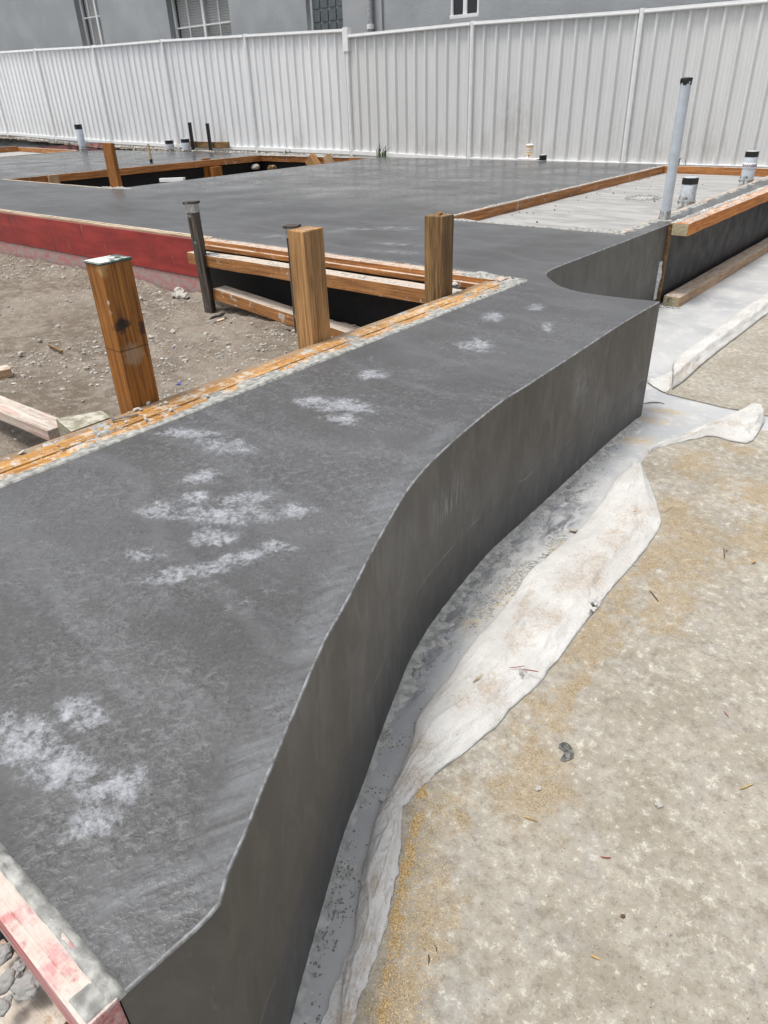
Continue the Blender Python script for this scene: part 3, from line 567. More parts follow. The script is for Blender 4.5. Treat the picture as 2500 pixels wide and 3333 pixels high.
# ------------------------------------------------------------------ bottom left end board and bits
eb = empty('end_form_board', (-.7, .08, .53), 'pink and white painted board closing the near end of the slab', 'form board')
timber('board', (-1.70, .081, .512), (-.484, .081, .512), .040, .090, M['pink'], parent=eb, wob=.001)
slurry('cement_slurry', (-1.7, .1, 0), (-.484, .1, 0), .022, .5555, M['cement'], eb, .006, -.5, .0035, lambda s, t: 1-1.5*t if t > .3 else .6)
slurry('cement_slurry', (-.525, .081, 0), (-.484, .081, 0), .036, .556, M['cement'], eb, .004, -.45, .003)
tag(timber('timber_offcut', onz(-30, 2080, .41), onz(120, 2250, .41), .06, .03, M['waler'], wob=.002), 'orange timber offcut lying below the pink end board', 'timber offcut')

def rock(name, c, r, mat, label, cat='stone', group=None, sq=(1, .8, .6), parent=None):
    bm = bmesh.new(); bmesh.ops.create_icosphere(bm, subdivisions=3, radius=1); s = random.random()*99
    for v in bm.verts:
        p = v.co.copy(); k = 1+.35*noise.noise(p*1.3+Vector((s, 0, 0)))+.15*noise.noise(p*3.5+Vector((0, s, 0)))+.1*noise.cell(p*2.2+Vector((s, s, 0)))
        v.co = Vector((p.x*sq[0], p.y*sq[1], p.z*sq[2]))*k*r
    o = link(name, bm_me(name, bm), mat); o.location = c; o.rotation_euler = (random.uniform(-.4, .4), random.uniform(-.4, .4), random.random()*6)
    return tag(o, label, cat, group)
chunk = 'cement chunks below the pink end board'
for i, (x, y, r) in enumerate([(8, 2058, .016), (12, 2122, .014), (58, 2130, .018), (40, 2088, .010), (4, 2176, .012), (34, 2108, .010)]):
    p = onz(x, y, .46); rock('cement_chunk', p, r, M['chunk'], ('grey cement chunk highest of those below the pink end board', 'grey cement chunk at the left edge below the pink end board', 'largest grey cement chunk below the pink end board', 'smallest grey cement chunk touching the pink end board', 'lowest grey cement chunk at the left edge of the picture', 'grey cement chunk between the largest and smallest by the end board')[i], 'cement chunk', chunk)

# plank, block and scraps in the pit
tag(timber('loose_plank', onz(-60, 848, .27)+Vector((0, 0, -.02)), onz(128, 923, .30)+Vector((0, 0, -.02)), .10, .045, M['whitewash'], wob=.003), 'whitewashed plank with red scuffs sloping towards the orange beam', 'plank')
bc = [onz(*zr((0,1150,600,1600), a, b), .40) for a, b in ((500, 590), (920, 515), (1010, 590), (640, 705))]
bc[2] = bc[2].lerp(bc[1], .2); bc[2].x = min(bc[2].x, -1.956)
for q in bc: q.x = min(q.x, -1.956)
low = [Vector((q.x, q.y, .22)) for q in bc]
tag(link('wedge_block', mesh('wedge_block', bc+low, [(0, 3, 2, 1), (0, 4, 7, 3), (3, 7, 6, 2), (2, 6, 5, 1), (1, 5, 4, 0), (4, 5, 6, 7)]), M['block']), 'grey green timber block wedged between plank and orange beam', 'timber block')
oc = onz(5, 802, .15)
tag(timber('timber_offcut', onz(-35, 812, .16), onz(22, 800, .16), .09, .045, M['pine'], wob=.002), 'small pine offcut on the dirt at the left edge', 'timber offcut')
for px, py_, r in ((383, 631, .09), (374, 633, .05), (372, 625, .06)):
    pass
for i, (q, r) in enumerate([((575, 520), .035), ((590, 545), .05), ((560, 545), .03), ((610, 550), .035)]):
    z = zr((0, 600, 1100, 1500), 300+q[0], q[1]); p = onz(*z, .16)
    rock('concrete_lump', p, r, M['stone'], ('topmost pale rubble lump against the pinkish board', 'largest pale rubble lump against the pinkish board', 'smallest pale rubble lump, left of the others by the pinkish board', 'pale rubble lump nearest the capped stake')[i], 'rubble', 'rubble lumps by the pinkish board')
for x, y, r, lb_ in [(a_[0], a_[1], a_[2], b_) for a_, b_ in zip([(1240, 858, .016), (1078, 845, .015), (283, 697, .015), (850, 720, .02), (310, 1010, .02), (240, 1215, .02), (740, 750, .02), (100, 830, .018), (1010, 735, .02)], ('loose grey stone in the pit nearest the raw pine post', 'loose grey stone in the pit midway between the orange and pine posts', 'loose grey stone on bare dirt upper left of the orange post', 'loose grey stone just right of the middle of the orange post', 'loose grey stone on the dirt above the whitewashed plank', 'loose grey stone in the pit left of the foot of the orange post', 'loose grey stone beside the cut line of the orange post', 'loose grey stone on the dirt near the pine offcut', 'loose grey stone in the pit right of the rubble, below the rubber scrap'))]:
    p = onz(*zr((0, 600, 1100, 1500), x, y), .13); rock('loose_stone', p, r, M['stone'], lb_, 'stone', 'loose stones on the dirt', (1, .8, .55))
def scrap(c, s, mat, label, cat):
    bm = bmesh.new()
    for k in range(7):
        a = random.random()*6; q = Vector((math.cos(a), math.sin(a), .3))*s*random.uniform(.2, .8)
        vs = [bm.verts.new(Vector(c)+q*.4+Vector((math.cos(a+t)*s*.5*random.random(), math.sin(a+t)*s*.5*random.random(), .004+random.random()*s*.3))) for t in (0, 1.7, 3.2, 4.8)]
        bm.faces.new(vs)
    o = link('plastic_scrap', bm_me('plastic_scrap', bm), mat); sd = o.modifiers.new('s', 'SOLIDIFY'); sd.thickness = .0015
    return tag(o, label, cat)
scrap(onz(*zr((0, 600, 1100, 1500), 880, 990), .14), .03, M['blue'], 'bright blue plastic scrap on the dirt beyond the orange post', 'plastic scrap')
scrap(onz(*zr((0, 600, 1100, 1500), 858, 808), .14), .02, M['blue'], 'tiny blue plastic scrap near the rubble behind the orange post', 'plastic scrap')
def sweep(name, pts, r, mat, label=None, cat=None, group=None, parent=None, n=8, taper=.4, flatz=1):
    pts = smoothpath(pts, max(6, len(pts)*5)); v = []; f = []
    for i, p in enumerate(pts):
        d = (pts[min(i+1, len(pts)-1)]-pts[max(i-1, 0)]).normalized(); a = d.cross(Vector((0, 0, 1)))
        a = a.normalized() if a.length > .01 else Vector((1, 0, 0)); b = a.cross(d)
        rr = r*(1-(1-taper)*abs(2*i/(len(pts)-1)-1)**3)
        for k in range(n): t = 2*math.pi*k/n; v.append(p+a*math.cos(t)*rr+b*math.sin(t)*rr*flatz)
    for i in range(len(pts)-1):
        for k in range(n): f.append((i*n+k, i*n+(k+1) % n, (i+1)*n+(k+1) % n, (i+1)*n+k))
    f.append(tuple(range(n))[::-1]); f.append(tuple((len(pts)-1)*n+k for k in range(n)))
    o = link(name, mesh(name, v, f, True), mat)
    if parent: setc(o, parent)
    elif label: tag(o, label, cat, group)
    return o
R_ = (600, 600, 1150, 1200)
sweep('plastic_strip', [onz(*zr(R_, a, b), .13) for a, b in ((640, 1370), (700, 1405), (780, 1420), (880, 1415), (960, 1425), (1040, 1430))], .014, M['blk'], 'black plastic strip half buried below the lower batten', 'plastic strip', flatz=.5)
sweep('rubber_scrap', [onz(*zr(R_, a, b), .15) for a, b in ((250, 1325), (300, 1300), (350, 1290), (395, 1260))], .016, M['blk'], 'black rubber scrap at the foot of the capped stake', 'rubber scrap', flatz=.5)
tag(timber('wood_chip', onz(*zr(R_, 320, 1345), .14), onz(*zr(R_, 395, 1320), .15), .03, .012, M['pine']), 'small wood chip beside the rubber scrap', 'wood chip')
q = (0, 600, 1100, 1500)
tag(timber('wood_chip', onz(*zr(q, 240, 790), .14), onz(*zr(q, 305, 820), .145), .014, .012, M['post3']), 'short brown stick on the dirt left of the orange post', 'stick')
tag(timber('wood_chip', onz(*zr(q, 235, 775), .14), onz(*zr(q, 310, 762), .145), .008, .006, M['pale']), 'thin pale stick on the dirt left of the orange post', 'stick')

# cement crumbs and screw on the orange beam
R_ = (250, 1200, 700, 1500)
for i, (x, y, r) in enumerate([(700, 490, .010), (735, 480, .009), (770, 490, .007), (855, 412, .010), (1008, 424, .008), (1070, 408, .010), (1130, 490, .009), (828, 606, .009), (590, 635, .006), (265, 788, .006), (1570, 325, .009), (1330, 310, .005), (960, 522, .004), (770, 552, .005), (372, 647, .004), (620, 520, .003), (1240, 585, .005)]):
    p = onz(*zr(R_, x, y), .556); rock('cement_crumb', p, r*.8, M['crumb'], 'pale cement crumb lying on the orange form beam', 'cement crumb', 'cement crumbs on the orange beam', (1, .8, .5))
for (x, y, r) in [(195, 890, .011), (562, 856, .008), (518, 824, .005)]:
    p = onz(*zr((0, 1150, 600, 1600), x, y), .556); rock('cement_crumb', p, r*.8, M['crumb'], 'pale cement crumb lying on the orange form beam', 'cement crumb', 'cement crumbs on the orange beam', (1.2, .8, .4))
R3_ = (1300, 640, 1700, 1000)
for (x, y, r) in [(920, 1415, .012), (980, 1390, .007), (1090, 1340, .008), (1200, 1275, .009), (1300, 1262, .008), (905, 1308, .008), (800, 1285, .008)]:
    p = onz(*zr(R3_, x, y), .556); rock('cement_crumb', p, r*.8, M['crumb'], 'pale cement crumb lying on the orange form beam', 'cement crumb', 'cement crumbs on the orange beam', (1, .8, .5))
for i, (x, y, r) in enumerate([(750, 1195, .03), (835, 1190, .034), (795, 1125, .015), (1035, 1230, .016), (940, 1200, .012)]):
    p = onz(*zr(R3_, x, y), .50); rock('cement_lump', p, r, M['crumb'], ('pale cement lump touching the dark brown post', 'largest pale cement lump right of the dark brown post', 'small pale cement lump above the large ones by the brown post', 'pale cement lump furthest right in the gap between the battens', 'tiny pale cement lump in the middle of the gap between the battens')[i], 'cement lump', 'cement lumps by the dark post')
s0 = onz(*zr(R_, 425, 612), .560); s1 = onz(*zr(R_, 745, 548), .556); D = (s1-s0).normalized(); L = (s1-s0).length
scw = empty('coach_screw', s0, 'zinc coach screw lying on the orange beam beside the post', 'screw')
lathe('screw_head', s0-D*.002, s1, [(0, .0058), (.005, .0058), (.0051, .008), (.0066, .008)], M['steel'], scw, 6)
prof = [(.0065, .0032), (L*.45, .0032)]; t = L*.45
while t < L-.006: prof += [(t, .0026), (t+.001, .0042), (t+.002, .0026)]; t += .0032
prof += [(L-.004, .002), (L, .0004)]
lathe('screw_shank', s0, s1, prof, M['steel'], scw, 14)

# ------------------------------------------------------------------ far pit in the slab (black ply lined)
pf = empty('pit_formwork', (-9.5, 7, .3), 'orange battens over black ply lining the far rectangular pit', 'formwork')
box('form_panel', (-10.93, 4.9, .05), (-10.60, 4.93, .54), M['ply'], pf, .001)
timber('form_panel', (-10.875, 4.95, .28), (-10.52, 9.39, .28), .02, .50, M['plyd'], parent=pf, wob=0, bev=0)
timber('form_panel', (-10.52, 9.385, .28), (-7.92, 9.385, .28), .02, .50, M['plyd'], parent=pf, wob=0, bev=0)
timber('batten', (-10.835, 4.95, .50), (-10.48, 9.36, .50), .045, .095, M['formbeam'], parent=pf)
timber('batten', (-10.48, 9.355, .50), (-7.92, 9.355, .50), .045, .095, M['formbeam'], parent=pf)
timber('batten', (-8.10, 4.95, .52), (-7.96, 9.3, .52), .035, .04, M['formbeam'], parent=pf)
timber('batten', (-10.85, 4.92, .535), (-8.1, 4.90, .535), .03, .035, M['pale'], parent=pf)
box('pit_floor', (-10.9, 4.9, .0), (-7.9, 9.4, .05), M['dirt'], pf, 0)
slurry('cement_slurry', (-10.55, 9.36, 0), (-8.4, 9.37, 0), .12, .549, M['cement'], pf, .022, -.05, .02, None, None, 5, 20)
slurry('cement_slurry', (-8.35, 4.90, 0), (-7.85, 5.0, 0), .10, .549, M['cement'], pf, .016, -.3, .01)
r1 = (0, 380, 500, 630); r2 = (450, 360, 1250, 680)
def fpost(name, reg, tl, tr, bl, Yp, dep, mat, label, zbot=None, cat='timber block'):
    a = ony(*zr(reg, *tl), Yp); b = ony(*zr(reg, *tr), Yp); c = ony(*zr(reg, *bl), Yp)
    w_ = abs(b.x-a.x); z0 = c.z if zbot is None else zbot
    dx = (c.x-a.x)
    o = timber(name, ((a.x+b.x)/2+dx, Yp+dep/2, z0), ((a.x+b.x)/2, Yp+dep/2, (a.z+b.z)/2), w_, dep, mat, side=(1, 0, 0), wob=.003, bev=.004)
    return tag(o, label, cat)
fpost('timber_peg', r1, (1097, 285), (1190, 285), (1190, 745), 4.98, .05, M['post1'], 'leaning brown plank standing in the near corner of the far pit', .3, 'plank')
def ypost(reg, tl, tr, br, X0, mat, label, wx=.05, cat='timber block'):
    a = onx(*zr(reg, *tl), X0); b = onx(*zr(reg, *tr), X0); c = onx(*zr(reg, *br), X0)
    return tag(timber('timber_peg', (X0, (a.y+b.y)/2, c.z), (X0, (a.y+b.y)/2, (a.z+b.z)/2), abs(b.y-a.y), wx, mat, side=(0, 1, 0), wob=.003, bev=.004), label, cat)
ypost(r1, (515, 625), (620, 625), (620, 730), -10.72, M['pine'], 'dusty short peg against the left batten of the far pit')
ypost(r2, (430, 322), (480, 322), (480, 460), -10.60, M['post1'], 'brown plank against the far batten in the middle of the pit', .045, 'plank')
ypost(r2, (490, 378), (550, 378), (550, 450), -10.50, M['post1'], 'short cut block beside the brown plank in the pit', .10)
fpost('timber_peg', r2, (1115, 318), (1178, 318), (1178, 372), 9.24, .08, M['post2'], 'pale block standing at the far batten of the pit', .3)
fpost('timber_peg', r2, (1242, 303), (1287, 303), (1285, 350), 9.26, .08, M['pine'], 'dusty block furthest right along the batten of the pit', .3)
a = onz(*zr(r2, 150, 470), .40); tag(timber('pipe_offcut', a, a+Vector((.45, .1, .02)), .05, .05, M['white']), 'white offcut lying in the far pit', 'offcut')
a = ony(*zr(r2, 790, 380), 9.2); rock('concrete_lump', onx(*zr(r2, 790, 380), -10.47), .075, M['stone'], 'pale lump stuck on the black ply of the pit', 'lump')
rk = onz(*zr(r2, 900, 385), .45); rock('concrete_lump', rk, .08, M['post3'], 'brown lump resting near the far corner of the pit', 'lump', None, (1.6, .7, .5))
# thin marker rod in the slab
b0 = onz(*zr(r1, 1635, 495), .55); tp = onx(*zr(r1, 1620, 292), b0.x)
rod = empty('marker_rod', b0, 'thin white rod standing in the slab beyond the pit', 'rod')
lathe('rod', b0, Vector((b0.x, b0.y, tp.z)), [(0, .02), (tp.z-.55, .02)], M['pale'], rod, 10); lathe('rod_foot', b0, b0+Vector((0, 0, 1)), [(0, .026), (.05, .026)], M['blk'], rod, 10)

# ------------------------------------------------------------------ far left set-down
lf = empty('setdown_formwork', (-17.5, 9, .5), 'orange battens round the far left set-down', 'formwork')
flat('floor', [[(-19.4, 5), (-16.06, 5), (-16.0, 9.0), (-19.4, 9.4)]], .3, .47, M['recess'], parent=lf)
timber('batten', (-19.35, 5.5, .53), (-19.35, 9.36, .53), .06, .12, M['formbeam'], parent=lf)
timber('batten', (-19.35, 9.38, .52), (-16.0, 9.02, .52), .06, .09, M['formbeam'], parent=lf)
timber('edge_trim', (-16.02, 7.0, .55), (-15.99, 9.0, .55), .05, .02, M['pale'], parent=lf)
Yb = 9.60
qa = [ony(*zr(r1, 300, 332), Yb), ony(*zr(r1, 1110, 282), Yb), ony(*zr(r1, 1110, 358), Yb), ony(*zr(r1, 300, 372), Yb)]
v = qa+[p+Vector((0, .03, 0)) for p in qa]
tag(link('red_form_board', mesh('red_form_board', v, [(0, 3, 2, 1), (4, 5, 6, 7), (0, 1, 5, 4), (1, 2, 6, 5), (2, 3, 7, 6), (3, 0, 4, 7)]), plain('faded_red', (.36, .16, .15), .8, .3, 6, .2)), 'faded red form board behind the leaning plank, far left by the fence', 'form board')
rs_ = [ony(*zr(r1, x, y), Yb+.03) for x, y in ((-400, 352), (300, 330), (1110, 280), (1200, 286))]+[ony(*zr(r1, x, y), 9.86) for x, y in ((1240, 292), (740, 270), (0, 225), (-500, 200))]
tag(link('raised_slab', mesh('raised_slab', rs_+[p-Vector((0, 0, .3)) for p in rs_], [tuple(range(8))]+[(i, i+8, (i+1) % 8+8, (i+1) % 8) for i in range(8)]), M['top']), 'strip of grey concrete below the fence at the far left', 'concrete strip')

# ------------------------------------------------------------------ right set-down trims, strip and outer form
st_ = empty('setdown_strip', (-3.3, 7, .5), 'orange timber strip with cement dust along the pale set-down', 'timber strip')
timber('long_strip', (-3.372, 4.80, .512), (-3.372, 9.40, .512), .045, .080, M['formbeam'], parent=st_, seg=60)
timber('end_strip', (-3.35, 9.385, .512), (-1.95, 9.385, .512), .045, .080, M['formbeam'], parent=st_)
slurry('cement_slurry', (-3.375, 4.74, 0), (-3.375, 9.45, 0), .055, .5525, M['cement'], st_, .007, -.25, .012)
slurry('cement_slurry', (-3.50, 4.775, 0), (-1.93, 4.775, 0), .055, .549, M['cement'], st_, .008, -.5, .009)
slurry('cement_slurry', (-2.30, 4.80, 0), (-1.95, 4.80, 0), .10, .551, M['cement'], st_, .016, -.5, .009)
slurry('cement_slurry', (-1.985, 9.3, 0), (-1.92, 4.74, 0), .09, .549, M['cement'], st_, .008, -.1, .012)
timber('inner_trim', (-1.945, 4.82, .532), (-2.01, 9.36, .532), .05, .035, M['formbeam'], parent=st_)
of = empty('outer_formwork', (-1.7, 7, .3), 'black ply form with bright orange top beam along the right side of the slab', 'formwork')
box('form_panel', (-1.795, 5.30, .0), (-1.776, 9.70, .556), M['ply'], of, .001)
box('panel_edge', (-1.797, 5.281, .0), (-1.775, 5.299, .553), M['post3'], of, .001)
timber('top_beam', (-1.712, 5.27, .523), (-1.712, 9.70, .523), .112, .080, M['lvl'], parent=of, wob=.003, seg=60)
timber('bottom_timber', (-1.690, 5.28, .035), (-1.690, 9.70, .035), .115, .068, M['pine'], parent=of, wob=.003, seg=60)
box('end_grain', (-1.766, 5.2675, .485), (-1.658, 5.2695, .561), M['endg'], of, .001)
box('end_grain', (-1.746, 5.2775, .003), (-1.634, 5.2795, .067), M['endg'], of, .001)
slurry('cement_slurry', (-1.762, 5.30, 0), (-1.762, 9.6, 0), .06, .5615, M['crumb'], of, .010, .08, .008)
box('white_bead', (-1.797, 5.30, .55), (-1.790, 9.6, .5585), M['cement'], of, .001)
pstr = slurry('plastic_strip', (0, 0, 0), (.27, 0, 0), .055, 0, plain('torn_white_film', (.62, .63, .64), .5, .2, 60, .4), None, .006, -1.0, .004)
tag(pstr, 'torn white strip of film standing at the joint of slab and ply', 'plastic strip')
pstr.matrix_basis = Matrix(((0, 0, 1, -1.797), (0, 1, 0, 5.245), (1, 0, 0, .04), (0, 0, 0, 1)))
# y range 5.218..5.272, facing +X, from z .04 to .31
sweep('wire_hook', [Vector((-1.715, 5.275, .03)), Vector((-1.71, 5.272, .05)), Vector((-1.695, 5.27, .058)), Vector((-1.68, 5.27, .055))], .003, M['blk'], 'bent wire hook on the end of the bottom timber', 'wire')
for i, (x, y, r) in enumerate([(-1.73, 5.22, .016), (-1.69, 5.235, .011), (-1.65, 5.24, .014), (-1.765, 5.19, .010), (-1.62, 5.25, .008)]):
    rock('cement_chunk', (x, y, .005), r, M['crumb'], ('largest cement crumb between slab corner and bottom timber', 'small cement crumb under the wire hook', 'cement crumb at the middle of the bottom timber end', 'small cement crumb at the foot of the torn white film', 'smallest cement crumb at the right corner of the bottom timber')[i], 'cement chunk', 'cement crumbs by the bottom timber', (1, .9, .5))

# pipes
def pipe(x, y, z0, z1, r, label, mat, band=.045, dirtband=True, tilt=(0, 0), sub=None):
    e = empty('drain_pipe', (x, y, z0), label, 'pipe', 'plastic pipes standing in the slab')
    a = Vector((x, y, z0-.02)); b = Vector((x+tilt[0], y+tilt[1], z1)); L = (b-a).length; d = (b-a).normalized()
    lathe('pipe_body', a, b, [(0, r), (L-.004, r), (L, r-.003)], mat, e)
    if band:
        lathe('tape_band', b-d*band, b, [(0, r+.0012), (band, r+.0015), (band+.003, r-.004)], M['tape'], e)
        lathe('pipe_cap', b+d*.0035, b+d*.1, [(0, r-.002), (.003, r-.004)], M['pvc'], e)
    if dirtband:
        P = [(0, r+.012)]
        for k in range(1, 10): P.append((k*.012+.0, r+.004+.003*math.sin(k*2.1)-.0003*k))
        P.append((.125, r+.0005)); lathe('cement_collar', a+Vector((0, 0, .012)), b, P, M['cement'], e, 40, .18)
    return e
tall = empty('vent_pipe', (-1.875, 5.43, .55), 'tall thin grey pipe with black taped top at the slab edge', 'pipe')
a = Vector((-1.888, 5.44, .53)); b = Vector((-1.888, 5.44, 1.425)); 
lathe('pipe_body', a, b, [(0, .0335), (.8, .0335), (.868, .034)], M['pvc'], tall)
lathe('tape_cap', Vector((-1.888, 5.44, 1.378)), Vector((-1.888, 5.44, 2)), [(0, .035), (.02, .036), (.032, .038), (.040, .035), (.043, .02)], M['tape'], tall, 24, .25)
lathe('cement_collar', Vector((-1.888, 5.44, .546)), Vector((-1.888, 5.44, 1)), [(0, .060), (.006, .052), (.010, .040), (.03, .036), (.07, .034)], M['cement'], tall, 40, .3)
pB = pipe(-2.085, 6.47, .475, .725, .062, 'short capped pipe nearest the tall pipe, cement round its foot', M['pvcd'])
pC = pipe(-2.10, 8.20, .475, .80, .060, 'capped pipe with a purple lettered label, furthest right in the set-down', M['pvc'], .045, True)
lathe('paper_label', Vector((-2.10, 8.20, .655)), Vector((-2.10, 8.20, 2)), [(0, .0625), (.005, .0655), (.045, .0645), (.05, .0622)], M['cup'], pC, 40, .06)
tx = bpy.data.curves.new('t', 'FONT'); tx.body = 'WARNING'; tx.size = .036; tx.extrude = .0006; tx.align_x = 'CENTER'
to = bpy.data.objects.new('t', tx); col.objects.link(to); me = bpy.data.meshes.new_from_object(to.evaluated_get(bpy.context.evaluated_depsgraph_get())); bpy.data.objects.remove(to)
fa = math.atan2(-8.20, 2.10)
for v_ in me.vertices:
    an = fa + v_.co.x/.066; rr = .0668+v_.co.z; z_ = v_.co.y; v_.co = (rr*math.cos(an), rr*math.sin(an), z_)
t_ = link('label_lettering', me, plain('purple_ink', (.07, .03, .22), .5)); t_.location = (-2.10, 8.20, .668); me.materials.clear(); me.materials.append(bpy.data.materials['purple_ink']); setc(t_, pC)
pipe(-15.88, 9.10, .55, 1.05, .078, 'white pipe with black taped top beside the far left set-down', M['pvc'], .09, True)
def fpipe(reg, xl, xr, yt, yb, Yp, label, mat):
    a = ony(*zr(reg, xl, yt), Yp); b = ony(*zr(reg, xr, yt), Yp); c = ony(*zr(reg, (xl+xr)/2, yb), Yp); r = abs(b.x-a.x)/2*.84
    return pipe((a.x+b.x)/2, Yp, c.z, a.z, r, label, mat, .06, False)
fpipe(r2, 188, 228, 201, 250, 9.62, 'stubby dark capped pipe by the fence left of the black pickets', M['pvcd'])
fpipe(r2, 294, 335, 192, 255, 9.60, 'pale capped pipe by the fence just left of the black pickets', M['pvc'])
fpipe((1700, 400, 1900, 600), 460, 672, 870, 1012, 9.62, 'low black banded pipe right of the paper cup', M['pvc'])
for (x0, y0, x1, y1, lb) in [(348, 80, 370, 240, 'left of the two thin black pickets by the fence'), (467, 86, 490, 256, 'right of the two thin black pickets by the fence')]:
    t0 = ony(*zr(r2, x0, y0), 9.72); b0 = ony(*zr(r2, x1, y1), 9.72); e = empty('steel_picket', b0, lb, 'picket', 'black steel pickets by the fence')
    for k in range(3):
        an = k*2.094; timber('flange', b0+Vector((math.cos(an)*.02, math.sin(an)*.02, -.1)), t0+Vector((math.cos(an)*.02, math.sin(an)*.02, 0)), .04, .008, M['blk'], side=(math.cos(an), math.sin(an), 0), parent=e, wob=0, bev=0, seg=2)
a = ony(*zr(r2, 350, 228), 9.80); b = ony(*zr(r2, 612, 232), 9.80)
tag(timber('weathered_board', a, b, .05, .10, M['post3'], wob=.012), 'dark weathered board lying against the fence behind the pickets', 'board')

# cup on a white slab of foam
c0 = ony(1147, 344, 9.64); foam = ony(1143, 345, 9.64)
tag(box('foam_slab', (c0.x-.19, 9.57, .555), (c0.x+.13, 9.72, .572), M['cup'], None, .004), 'thin white foam slab under the paper cup', 'foam')
cup = empty('paper_cup', (c0.x-.03, 9.64, .572), 'white paper cup with yellow pattern and straw by the fence', 'cup')
cb = Vector((c0.x-.03, 9.64, .572))
lathe('cup_body', cb, cb+Vector((0, 0, 1)), [(0, .036), (.04, .039), (.10, .044), (.16, .048)], M['cup'], cup, 28)
lathe('cup_lid', cb+Vector((0, 0, .16)), cb+Vector((0, 0, 1)), [(0, .052), (.008, .052), (.016, .045), (.018, .02)], M['cup'], cup, 28)
lathe('straw', cb+Vector((.01, 0, .17)), cb+Vector((.02, 0, .26)), [(0, .004), (.065, .004)], M['cup'], cup, 10)
for z_, h_, r_, m_ in ((.135, .018, .0468, 'yellow'), (.10, .010, .0444, 'yellow'), (.065, .013, .0418, 'yellow'), (.038, .010, .0396, 'yellow')):
    lathe('print_band', cb+Vector((0, 0, z_)), cb+Vector((0, 0, 1)), [(0, r_), (h_, r_+.001)], M[m_], cup, 28, .01)
box('print_mark', cb+Vector((.004, -.043, .025)), cb+Vector((.022, -.036, .045)), M['brownp'], cup, .002)

# weeds
def weed(c, n, h, label):
    bm = bmesh.new()
    for k in range(n):
        a = random.random()*6.28; l = h*random.uniform(.4, 1); lean = random.uniform(.1, .6); w_ = .006
        px = Vector(c)+Vector((random.uniform(-.08, .08), random.uniform(-.03, .03), 0)); prev = None
        for s in range(5):
            t = s/4; q = px+Vector((math.cos(a)*lean*l*t*t, math.sin(a)*lean*l*t*t*.4, l*t*(1-.25*t))); ww = w_*(1-t)+.0008
            sd = Vector((-math.sin(a), math.cos(a), 0))*ww+Vector((ww, 0, 0)); pr = (bm.verts.new(q-sd), bm.verts.new(q+sd))
            if prev: bm.faces.new((prev[0], prev[1], pr[1], pr[0]))
            prev = pr
    return tag(link('weed', bm_me('weed', bm), M['green']), label, 'weed')
weed((-8.05, 9.75, .53), 34, .30, 'grassy weed growing at the fence right of the stepped post')
weed((-10.2, 9.75, .54), 12, .12, 'small weed at the fence behind the pit corner')
weed((-17.0, 9.8, .62), 16, .13, 'small weed at the fence behind the leaning plank')
weed((-3.3, 9.78, .53), 6, .12, 'sparse weed stalk at the fence behind the tall pipe')

# ------------------------------------------------------------------ fence
fence = empty('metal_fence', (-9, 9.9, .5), 'long white ribbed steel fence with posts and top rail behind the slab', 'fence')
PX = [-25.5, -23.13, -20.746, -18.36, -15.96, -13.54, -11.155, -8.80, -6.47, -4.08, -1.70, .7]
TZ = [2.74, 2.67, 2.60, 2.541, 2.469, 2.430, 2.361, 2.290, 2.211, 2.165, 2.15, 2.12]
TZR = {7: 2.211}
BZ = [.85, .82, .781, .700, .624, .580, .556, .530, .47, .46, .46, .46]
def ribsheet(x0, x1, zb0, zb1, zt0, zt1, name):
    pts = []; pitch = .1945; n = max(1, round((x1-x0)/pitch)); pitch = (x1-x0)/n
    for i in range(n):
        s = x0+i*pitch
        prof = [(0, 0), (.035, 0), (.038, .003), (.046, .003), (.049, 0), (.085, 0), (.088, .003), (.096, .003), (.099, 0), (.122, 0), (.148, .034), (.172, .034)]
        pts += [(s+u*pitch/.1945, h) for u, h in prof]
    pts.append((x1, 0)); NZ = 6; v = []; f = []; N_ = len(pts)
    for j in range(NZ+1):
        t = j/NZ
        for (x, h) in pts:
            u = (x-x0)/(x1-x0); zb = zb0+(zb1-zb0)*u; zt = zt0+(zt1-zt0)*u; z = zb+(zt-zb)*t
            v.append((x, 9.905-h+.004*noise.noise(Vector((x*1.3, z*1.2, 3)))*math.sin(math.pi*t), z))
    for j in range(NZ):
        for i in range(N_-1): f.append((j*N_+i, j*N_+i+1, (j+1)*N_+i+1, (j+1)*N_+i))
    o = link(name, mesh(name, v, f), M['fence']); sd = o.modifiers.new('s', 'SOLIDIFY'); sd.thickness = .002; setc(o, fence)
for i in range(len(PX)-1):
    zl = TZR.get(i, TZ[i]); zr_ = TZ[i+1]
    x0, x1 = PX[i]+.028, PX[i+1]-.028
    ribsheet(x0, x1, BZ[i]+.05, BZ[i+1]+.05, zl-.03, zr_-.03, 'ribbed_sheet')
    timber('top_rail', (PX[i]+.03, 9.885, zl-.022), (PX[i+1]-.03, 9.885, zr_-.022), .072, .045, M['white'], parent=fence, wob=.0005, seg=4)
    timber('rail_lip', (PX[i]+.03, 9.846, zl-.030), (PX[i+1]-.03, 9.846, zr_-.030), .006, .012, M['white'], parent=fence, wob=0, seg=4, bev=.001)
    timber('bottom_rail', (PX[i]+.03, 9.885, BZ[i]+.045), (PX[i+1]-.03, 9.885, BZ[i+1]+.045), .065, .06, M['white'], parent=fence, wob=.0005, seg=4)
for i, x in enumerate(PX):
    zt = TZ[i]; e = box('post', (x-.026, 9.855, BZ[i]-.12), (x+.026, 9.925, zt+(.012 if i != 7 else .01)), M['white'], fence, .004)
    box('post_flute', (x-.008, 9.850, BZ[i]-.1), (x+.008, 9.858, zt-.01), M['white'], e, .002)
    if i == 7: box('step_cap', (x-.06, 9.84, zt-.30), (x+.05, 9.93, zt+.014), M['white'], fence, .004)

